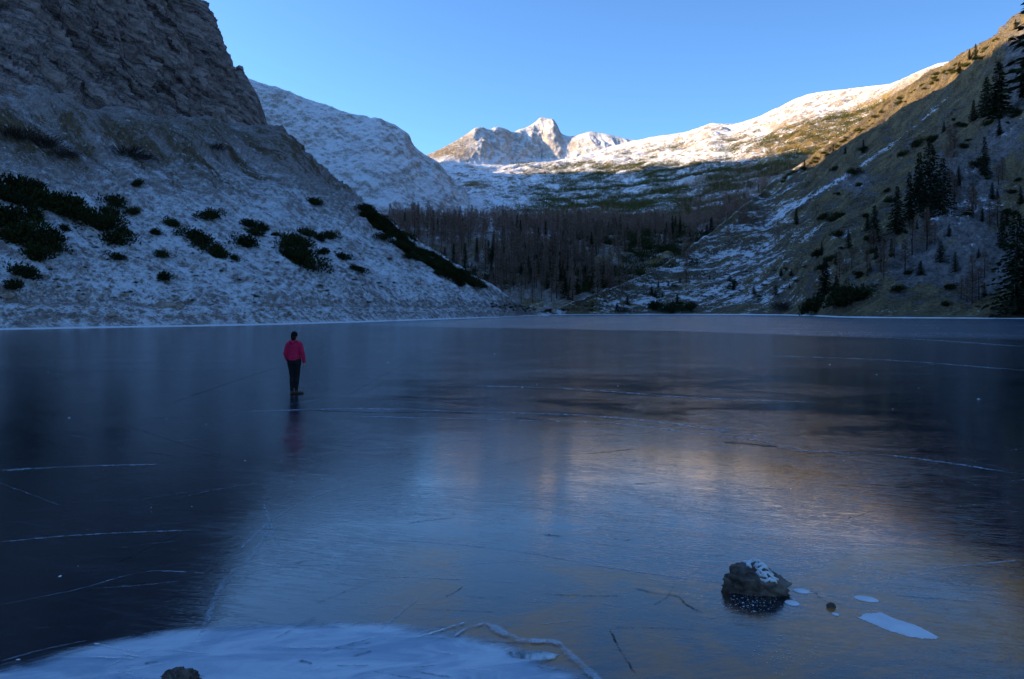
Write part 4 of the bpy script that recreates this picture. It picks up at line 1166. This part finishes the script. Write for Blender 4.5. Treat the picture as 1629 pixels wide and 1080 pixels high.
# --- rock frozen into the ice, with a snow cap
t = NT('wet_dark_rock')
oc = t.n('ShaderNodeTexCoord').outputs['Object']
n1 = t.noise(oc, 5.0, 9, 0.72, 0.5); n2 = t.noise(oc, 24.0, 6, 0.7)
c = t.mix(t.mapr(n1, 0.34, 0.66), (0.040, 0.030, 0.025), (0.24, 0.19, 0.16))
c = t.mix(t.mapr(n2, 0.56, 0.72, 0, 0.55), c, (0.26, 0.22, 0.20))
m_rock = t.finish(t.principled(c, 0.75, t.bump(t.math('ADD', n1, t.math('MULTIPLY', n2, 0.4)), 0.9, 0.03), 0.3))
def ice_rock(name, px, py, wpx, hpx, seed, label, capf=None, flat=(1, .75, .62), deform=None):
    p = on_ice(px, py); s = wpx * pxm_(p) * 0.5
    V, Fc = stone_mesh(name, seed, 5, 0.42)
    V = V / np.abs(V[:, 0]).max()
    V[:, 1] *= flat[1]; V[:, 2] = V[:, 2] * (hpx / wpx * 2) / V[:, 2].max()
    if deform is not None: V = deform(V)
    V = V * s
    V[:, 2] = np.where(V[:, 2] < -0.05, -0.05 + (V[:, 2] + 0.05) * 0.3, V[:, 2])
    root = empty(name, p)
    link('stone', new_mesh('stone', V, Fc, True), m_rock, root)
    if capf is not None:
        me = root.children[0].data if root.children else None
        T3 = V[Fc]; nn = np.cross(T3[:, 1] - T3[:, 0], T3[:, 2] - T3[:, 0]); nn /= np.linalg.norm(nn, axis=1, keepdims=True)
        cc = T3.mean(1)
        keep = capf(cc / s, nn) > 0
        Fk = Fc[keep]
        u, inv = np.unique(Fk, return_inverse=True)
        Vn = np.zeros_like(V); np.add.at(Vn, Fc.ravel(), np.repeat(nn, 3, 0)); Vn /= np.linalg.norm(Vn, axis=1, keepdims=True)
        cap = V[u] + Vn[u] * 0.006 + np.array([0, 0, 0.007])
        skirt = V[u] - Vn[u] * 0.004
        f1 = inv.reshape(-1, 3)
        edges = {}
        for f in f1:
            for a, b in ((f[0], f[1]), (f[1], f[2]), (f[2], f[0])):
                edges[(a, b)] = edges.get((a, b), 0) + 1
        bnd = [(a, b) for (a, b) in edges if (b, a) not in edges]
        n = len(u)
        f2 = [(b, a, n + a) for a, b in bnd] + [(b, n + a, n + b) for a, b in bnd]
        link('snow_cap', new_mesh('snow_cap', np.concatenate([cap, skirt]), np.concatenate([f1, np.array(f2)])), m_snow, root)
    return tag(root, label, 'rock')
def tilt_rock(V):
    V = V.copy()
    top_ = 1.0 - 0.40 * smooth(0.0, 0.75, V[:, 0]) - 0.05 * smooth(-0.5, -1.0, V[:, 0])
    up = V[:, 2] > 0
    V[:, 2] *= np.where(up, top_, 1)
    V[:, 0] *= np.where(up, 1 + 0.10 * smooth(0, 0.7, V[:, 2]) * (V[:, 0] < 0), 1)
    nn = V / np.linalg.norm(V, axis=1, keepdims=True)
    V += nn * (fbm(V * np.array([2.5, 2.5, 5.0]), 5, 91, 0.6, True) * 0.13 + fbm(V * 9, 4, 95, 0.65) * 0.06)[:, None]
    return V
ice_rock('rock', 1201, 938, 104, 42, 5, 'dark brown rock frozen into the ice with snow on its top',
         lambda c, n: np.where((n[:, 2] > 0.15) & (np.abs(c[:, 0] - 0.12 + 0.25 * c[:, 1]) < 0.26 + 0.16 * gnoise(c * 4.0, 8)) & (c[:, 2] > 0.42), n[:, 2] * 0.7 + 1.1 * gnoise(c * 6.5, 9) - 0.36, -1), (1, .8, .6), tilt_rock)
ice_rock('rock', 1322, 966, 17, 8, 7, 'tiny dark stone poking out of the ice right of the big rock', None)
ice_rock('rock', 288, 1082, 58, 17, 12, 'dark rock in the white frosted ice at the bottom edge', None, (1, .8, .4), lambda V: V + V / np.linalg.norm(V, axis=1, keepdims=True) * (fbm(V * 4.5, 5, 97, 0.65, True) * 0.22)[:, None])

# dim boulder under the frosted ice with a bent frost seam over it
V, Fc = stone_mesh('rock', 15, 4, 0.3)
p = on_ice(846, 1044)
V = V * np.array([0.20, 0.10, 0.062])
o = link('rock', new_mesh('rock', V, Fc), simple_mat('ice_coated_rock', (0.40, 0.47, 0.54), 0.45, 0.7, 11.0, 0.9, 0.4, 0.02)); o.location = p
tag(o, 'flat ice coated rock at the edge of the white frosted ice', 'rock')
for pts, w in (([(772, 990), (805, 1008), (830, 1018), (880, 1020), (905, 1040), (945, 1075), (975, 1100)], 0.06), ([(772, 990), (740, 1000), (722, 1012)], 0.02)):
    ribbon(pts, w, ribbon_mat('thick_frost', (0.60, 0.69, 0.78), 0.95, 6), 'frost_seam', 0.010, 0.004)

# --- snow patches on the ice
def patch(outline, label, seed):
    B = np.array([on_ice(a, b)[:2] for a, b in outline]); c = B.mean(0)
    Bc = np.concatenate([B, B[:1]]); s = np.concatenate([[0], np.cumsum(np.hypot(*np.diff(Bc, axis=0).T))])
    n = 120; q = np.linspace(0, s[-1], n, endpoint=False)
    Bq = np.stack([np.interp(q, s, Bc[:, 0]), np.interp(q, s, Bc[:, 1])], -1) - c
    Bq *= (1 + 0.16 * fbm(np.stack([Bq[:, 0] * 26, Bq[:, 1] * 26, q * 0 + seed], -1), 5, seed, 0.65))[:, None]
    V = []
    for k, z in ((1.0, 0.0), (0.98, 0.0025), (0.9, 0.005), (0.6, 0.0062), (0.25, 0.007)):
        zz = z + (0.002 * gnoise(np.stack([Bq[:, 0] * k * 40, Bq[:, 1] * k * 40, q * 0], -1), seed + 2) if z > 0.005 else 0 * q)
        V.append(np.concatenate([Bq * k, zz[:, None]], 1))
    V.append(np.array([[0, 0, 0.007]])); V = np.concatenate(V)
    Fq = [(k * n + i, k * n + (i + 1) % n, (k + 1) * n + (i + 1) % n, (k + 1) * n + i) for k in range(4) for i in range(n)]
    Ft = [(4 * n + i, 4 * n + (i + 1) % n, 5 * n) for i in range(n)]
    me = bpy.data.meshes.new('snow_patch'); me.from_pydata(V.tolist(), [], Fq + Ft)
    me.polygons.foreach_set('use_smooth', np.ones(len(me.polygons), dtype=bool))
    o = link('snow_patch', me, m_snow); o.location = (c[0], c[1], 0.001)
    tag(o, label, 'snow patch')
def ell(cx, cy, rx, ry, sl=0.0): return [(cx + rx * math.cos(a), cy + ry * math.sin(a) + sl * rx * math.cos(a)) for a in np.linspace(0, 2 * math.pi, 20, endpoint=False)]
patch([(1366, 983), (1374, 976), (1392, 975), (1400, 974), (1425, 985), (1455, 994), (1478, 1005), (1493, 1014), (1484, 1017), (1450, 1014), (1422, 1006), (1398, 997), (1380, 989)], 'largest long white snow patch on the ice at the lower right', 3)
patch(ell(1378, 953, 20, 4.2, 0.16), 'oval snow patch just above the largest one', 4)
patch(ell(1275, 940.5, 14, 3.6, 0.14), 'oval snow patch at the upper right of the big rock', 5)
patch(ell(1260, 959.5, 12, 4, 0.16), 'oval snow patch touching the big rock lower down', 6)
patch(ell(1329, 977.5, 6, 2, 0.2), 'tiny snow patch under the tiny dark stone', 7)

# ice crumbs and frost flecks: nobody could count them
def flecks(name, pts, sz, label):
    V, Fc = [], []
    for p, s in zip(pts, sz):
        n = 6; b = len(V); a0 = RNG.random() * 6; el = RNG.uniform(0.35, 1)
        for k in range(n):
            a = a0 + k * 2 * math.pi / n; r = s * RNG.uniform(0.25, 1.3)
            V.append((p[0] + r * math.cos(a), p[1] + r * math.sin(a) * el, 0.003))
        V.append((p[0], p[1], 0.003 + s * 0.35))
        for k in range(n): Fc.append((b + k, b + (k + 1) % n, b + n))
    o = link(name, new_mesh(name, np.array(V), np.array(Fc), False), m_snow)
    tag(o, label, 'ice crumbs', None, 'stuff')
pts, sz = [], []
for k in range(240):
    py = 520 + 420 * RNG.random() ** 1.6; px = RNG.uniform(0, 1629); p = on_ice(px, py); pts.append(p); sz.append(pxm_(p) * min(2.2, 0.35 + 0.35 * RNG.exponential()))
for px, py, s in [(110, 665, 4), (95, 917, 5), (1556, 635, 5), (390, 733, 2.4), (305, 806, 2), (1320, 580, 2.5), (1395, 596, 2.5), (77, 592, 2), (92, 596, 1.6), (240, 570, 1.6), (328, 675, 2), (1212, 862, 2), (1044, 890, 2.4), (1060, 893, 2), (854, 612, 2), (983, 614, 2), (207, 588, 1.6), (30, 1050, 6)]:
    p = on_ice(px, py); pts.append(p); sz.append(pxm_(p) * s * 0.75)
flecks('ice_crumbs', pts, sz, 'white crumbs of ice and snow strewn over the dark lake ice')
pts, sz = [], []
for k in range(260):
    px = 1197 + RNG.normal() * 26; py = 962 + RNG.normal() * 9
    p = on_ice(px, py); pts.append(p); sz.append(pxm_(p) * min(2.5, 0.3 + 0.45 * RNG.exponential()))
for k in range(150):
    px = 1255 + RNG.normal() * 30; py = 1040 + RNG.normal() * 14
    p = on_ice(px, py); pts.append(p); sz.append(pxm_(p) * RNG.uniform(0.3, 1.6))
flecks('frost_flecks', pts, sz, 'white frost flecks on the ice in front of the dark rock')

# ------------------------------------------------------------------ the person
PERS = on_ice(468, 627)
def loft(rings, sides=20):
    """rings: (centre, rx, ry, axis) closed tube; axis tilt from neighbours"""
    C = np.array([r[0] for r in rings], float); V, Fc = [], []
    for i, (c, rx, ry) in enumerate(rings):
        tg = C[min(i + 1, len(C) - 1)] - C[max(i - 1, 0)]; tg = tg / np.linalg.norm(tg)
        a = np.array([1.0, 0, 0]) - tg * tg[0]
        if np.linalg.norm(a) < 0.2: a = np.array([0, 1.0, 0]) - tg * tg[1]
        a /= np.linalg.norm(a); b = np.cross(tg, a)
        for k in range(sides):
            th = 2 * math.pi * k / sides
            V.append(np.array(c) + rx * math.cos(th) * a + ry * math.sin(th) * b)
    n = len(rings)
    for i in range(n - 1):
        for k in range(sides):
            Fc.append((i * sides + k, i * sides + (k + 1) % sides, (i + 1) * sides + (k + 1) % sides, (i + 1) * sides + k))
    V += [np.array(rings[0][0]), np.array(rings[-1][0])]
    for k in range(sides):
        Fc.append((n * sides, (k + 1) % sides, k)); Fc.append((n * sides + 1, (n - 1) * sides + k, (n - 1) * sides + (k + 1) % sides))
    return V, Fc
def fuse(name, lofts, mat, parent, voxel=0.012, smooth_it=6, wrinkle=0.0, seed=0):
    V, Fc = [], []
    for v, f in lofts:
        b = len(V); V += [tuple(x) for x in v]; Fc += [tuple(i + b for i in q) for q in f]
    me = bpy.data.meshes.new(name); me.from_pydata(V, [], Fc)
    o = bpy.data.objects.new(name, me); COL.objects.link(o)
    m = o.modifiers.new('r', 'REMESH'); m.mode = 'VOXEL'; m.voxel_size = voxel
    s = o.modifiers.new('s', 'SMOOTH'); s.iterations = smooth_it; s.factor = 0.5
    dg = bpy.context.evaluated_depsgraph_get(); dg.update()
    me2 = bpy.data.meshes.new_from_object(o.evaluated_get(dg)); me2.name = name
    bpy.data.objects.remove(o); bpy.data.meshes.remove(me)
    n = len(me2.vertices); co = np.zeros(n * 3, np.float32); me2.vertices.foreach_get('co', co); co = co.reshape(-1, 3).astype(float)
    if wrinkle:
        nr = np.zeros(n * 3, np.float32); me2.vertices.foreach_get('normal', nr); nr = nr.reshape(-1, 3)
        w = fbm(co * np.array([9, 9, 22]) + seed, 3, seed, 0.5) * wrinkle
        co = co + nr * w[:, None]
    me2.vertices.foreach_set('co', co.astype(np.float32).ravel()); 
    me2.polygons.foreach_set('use_smooth', np.ones(len(me2.polygons), dtype=bool)); me2.update()
    me2.materials.clear()
    return link(name, me2, mat, parent)
m_skin = simple_mat('skin', (0.50, 0.30, 0.22), 0.6, 0.1, 20)
m_jacket = simple_mat('raspberry_jacket', (0.62, 0.020, 0.085), 0.8, 0.15, 25, 0.2, 0.2, 0.01)
m_pants = simple_mat('black_trousers', (0.016, 0.016, 0.020), 0.85, 0.2, 25)
m_hat = simple_mat('black_wool_hat', (0.009, 0.010, 0.014), 0.95, 0.3, 60, 0.5, 0.1, 0.01)
m_shoe = simple_mat('brown_boots', (0.11, 0.055, 0.032), 0.7, 0.4, 30)
m_sole = simple_mat('boot_sole', (0.015, 0.014, 0.013), 0.8, 0.2, 30)
m_hair = simple_mat('dark_hair', (0.015, 0.011, 0.009), 0.7, 0.3, 60)
pr = empty('person', PERS, R(-4))
tag(pr, 'person in raspberry hooded jacket and black trousers standing on the ice, seen from behind', 'person')
# seen from behind: the person faces +Y
hipL, kneeL, ankL = np.array([-0.085, 0, 0.90]), np.array([-0.068, 0.03, 0.48]), np.array([-0.060, -0.01, 0.08])
hipR, kneeR, ankR = np.array([0.085, 0, 0.90]), np.array([0.066, 0.05, 0.48]), np.array([0.046, 0.02, 0.08])
def leg(h, k, a, e=0.0):
    return loft([(h + [0, 0, 0.06], 0.098 + e, 0.105 + e), (h - [0, 0, 0.05], 0.096 + e, 0.105 + e), ((h * 2 + k) / 3, 0.085 + e, 0.092 + e), ((h + 2 * k) / 3, 0.07 + e, 0.075 + e), (k, 0.057 + e, 0.06 + e),
                 (k * 0.66 + a * 0.34 - [0, 0.012, 0], 0.056 + e, 0.062 + e), (k * 0.3 + a * 0.7, 0.043 + e, 0.045 + e), (a, 0.036 + e, 0.04 + e)])
shL, elL, wrL = np.array([-0.165, 0, 1.36]), np.array([-0.235, -0.03, 1.12]), np.array([-0.205, 0.06, 0.91])
shR, elR, wrR = np.array([0.165, 0, 1.36]), np.array([0.245, -0.035, 1.11]), np.array([0.268, 0.03, 0.865])
def arm(s, l, w, e=0.0):
    return loft([(s + [-0.05 * np.sign(s[0]), 0, 0.025], 0.046 + e, 0.05 + e), (s, 0.050 + e, 0.054 + e), ((s + l) / 2, 0.047 + e, 0.049 + e), (l, 0.041 + e, 0.043 + e), ((l + w) / 2, 0.038 + e, 0.038 + e), (w, 0.027 + e, 0.030 + e)])
def hand(w, sgn, fw=0.1):
    fwd = np.array([0, fw, -1.0]); fwd /= np.linalg.norm(fwd)
    acr = np.array([0, 1.0, fw]); acr /= np.linalg.norm(acr)                # thumb side is forward
    inn = np.array([-sgn, 0, 0.0])
    L = [loft([(w - fwd * 0.01, 0.018, 0.026), (w + fwd * 0.03, 0.016, 0.036), (w + fwd * 0.075, 0.015, 0.041), (w + fwd * 0.092, 0.010, 0.037)], 12)]
    for k, ln in enumerate((0.066, 0.075, 0.070, 0.054)):
        b = w + fwd * 0.085 + acr * (0.029 - 0.0195 * k)
        L.append(loft([(b - fwd * 0.015, 0.008, 0.008), (b + fwd * ln * 0.4 + inn * 0.006, 0.0078, 0.0078), (b + fwd * ln * 0.75 + inn * 0.018, 0.007, 0.007), (b + fwd * ln * 0.97 + inn * 0.032, 0.0055, 0.0055)], 8))
    b = w + fwd * 0.025 + acr * 0.028
    L.append(loft([(b - acr * 0.012, 0.011, 0.011), (b + acr * 0.02 + fwd * 0.02, 0.010, 0.010), (b + acr * 0.03 + fwd * 0.045 + inn * 0.008, 0.0085, 0.0085), (b + acr * 0.03 + fwd * 0.065 + inn * 0.014, 0.006, 0.006)], 8))
    return L
def torso(e=0.0):
    return loft([((0, 0, 0.84), 0.13 + e, 0.10 + e), ((0, 0, 0.90), 0.172 + e, 0.118 + e), ((0, 0, 0.98), 0.165 + e, 0.112 + e), ((0, 0.005, 1.08), 0.14 + e, 0.10 + e), ((0, 0.008, 1.20), 0.152 + e, 0.108 + e),
                 ((0, 0, 1.30), 0.168 + e, 0.112 + e), ((0, -0.005, 1.375), 0.145 + e, 0.095 + e), ((0, -0.005, 1.43), 0.095 + e, 0.072 + e), ((0, 0, 1.455), 0.06 + e, 0.055 + e)])
head = loft([((0, 0.02, 1.475), 0.045, 0.05), ((0, 0.03, 1.495), 0.058, 0.075), ((0, 0.022, 1.54), 0.070, 0.092), ((0, 0.012, 1.60), 0.077, 0.099), ((0, 0.005, 1.645), 0.073, 0.094), ((0, 0, 1.68), 0.052, 0.066), ((0, 0, 1.695), 0.02, 0.026)])
neck = loft([((0, -0.005, 1.40), 0.062, 0.062), ((0, 0.0, 1.46), 0.052, 0.054), ((0, 0.01, 1.53), 0.050, 0.056)])
nose = loft([((0, 0.105, 1.60), 0.008, 0.008), ((0, 0.123, 1.565), 0.014, 0.012), ((0, 0.112, 1.552), 0.012, 0.008)], 8)
lip = loft([((-0.024, 0.108, 1.525), 0.004, 0.004), ((0, 0.114, 1.526), 0.007, 0.006), ((0.024, 0.108, 1.525), 0.004, 0.004)], 8)
ears = [loft([((s * 0.074, 0.005, 1.545), 0.008, 0.012), ((s * 0.083, 0.0, 1.575), 0.009, 0.018), ((s * 0.080, 0.0, 1.60), 0.007, 0.012)], 8) for s in (-1, 1)]
def foot(a, yaw):
    d = np.array([math.sin(yaw), math.cos(yaw), 0])
    return [loft([(a + [0, 0, 0.05], 0.040, 0.042), (a, 0.042, 0.046), (a * [1, 1, 0] + [0, 0, 0.045], 0.046, 0.052)], 14),
            loft([(a * [1, 1, 0] - d * 0.065 + [0, 0, 0.04], 0.030, 0.034), (a * [1, 1, 0] - d * 0.02 + [0, 0, 0.05], 0.040, 0.045), (a * [1, 1, 0] + d * 0.08 + [0, 0, 0.042], 0.044, 0.037), (a * [1, 1, 0] + d * 0.16 + [0, 0, 0.034], 0.042, 0.028), (a * [1, 1, 0] + d * 0.195 + [0, 0, 0.028], 0.022, 0.018)], 14)]
YL, YR = -0.12, 1.05
fuse('body', [torso(-0.01), head, neck, nose, lip, leg(hipL, kneeL, ankL, -.008), leg(hipR, kneeR, ankR, -.008), arm(shL, elL, wrL, -0.004), arm(shR, elR, wrR, -0.004)] + ears + hand(wrL, -1, 0.35) + hand(wrR, 1, 0.15), m_skin, pr, 0.006, 2)
fuse('trousers', [leg(hipL, kneeL, ankL, 0.008), leg(hipR, kneeR, ankR, 0.008), loft([((0, 0, 0.82), 0.14, 0.11), ((0, -0.005, 0.90), 0.182, 0.130), ((0, 0, 0.99), 0.176, 0.122)])], m_pants, pr, 0.009, 2, 0.009, 3)
fuse('jacket', [loft([((0, 0, 0.925), 0.190, 0.134), ((0, 0, 0.955), 0.186, 0.132), ((0, 0.004, 1.06), 0.170, 0.124), ((0, 0.006, 1.20), 0.180, 0.130), ((0, 0, 1.30), 0.190, 0.132), ((0, -0.005, 1.375), 0.160, 0.112), ((0, -0.005, 1.43), 0.112, 0.088), ((0, 0, 1.475), 0.072, 0.075)]),
                arm(shL, elL, wrL, 0.018), arm(shR, elR, wrR, 0.018)], m_jacket, pr, 0.010, 2, 0.018, 11)
fuse('hood', [loft([((-0.105, -0.03, 1.445), 0.030, 0.030), ((-0.085, -0.085, 1.435), 0.038, 0.042), ((0, -0.120, 1.405), 0.050, 0.055), ((0.085, -0.085, 1.435), 0.038, 0.042), ((0.105, -0.03, 1.445), 0.030, 0.030)], 14)], m_jacket, pr, 0.010, 4, 0.008, 15)
for s, w, l in ((-1, wrL, elL), (1, wrR, elR)):
    d = (w - l) / np.linalg.norm(w - l)
    fuse('cuff', [loft([(w - d * 0.03, 0.046, 0.049), (w + d * 0.006, 0.044, 0.047)], 14)], m_jacket, pr, 0.008, 1)
fuse('hat', [loft([((0, 0.008, 1.565), 0.084, 0.106), ((0, 0.006, 1.60), 0.088, 0.110), ((0, 0.004, 1.65), 0.083, 0.104), ((0, 0, 1.692), 0.060, 0.076), ((0, 0, 1.712), 0.022, 0.03)])], m_hat, pr, 0.008, 3)
fuse('hair', [loft([((0, -0.055, 1.585), 0.076, 0.052), ((0, -0.06, 1.54), 0.074, 0.050), ((0, -0.055, 1.495), 0.060, 0.042), ((0, -0.05, 1.465), 0.040, 0.028)])], m_hair, pr, 0.008, 3)
for a, yw in ((ankL, YL), (ankR, YR)):
    b = fuse('boot', foot(a, yw), m_shoe, pr, 0.007, 2)
    d = np.array([math.sin(yw), math.cos(yw), 0]); g0 = a * [1, 1, 0]; n_ = np.array([d[1], -d[0], 0])
    out = [(-0.095, 0.02), (-0.08, 0.036), (0.0, 0.040), (0.09, 0.048), (0.16, 0.042), (0.2, 0.02)]
    ring = [g0 + d * u + n_ * v for u, v in out] + [g0 + d * u - n_ * v for u, v in out[::-1]]
    m = len(ring)
    me = bpy.data.meshes.new('sole')
    me.from_pydata([(*r[:2], 0.002) for r in ring] + [(*r[:2], 0.022) for r in ring], [], [tuple(range(m))[::-1], tuple(range(m, 2 * m))] + [(i, (i + 1) % m, m + (i + 1) % m, m + i) for i in range(m)])
    link('sole', me, m_sole, b)
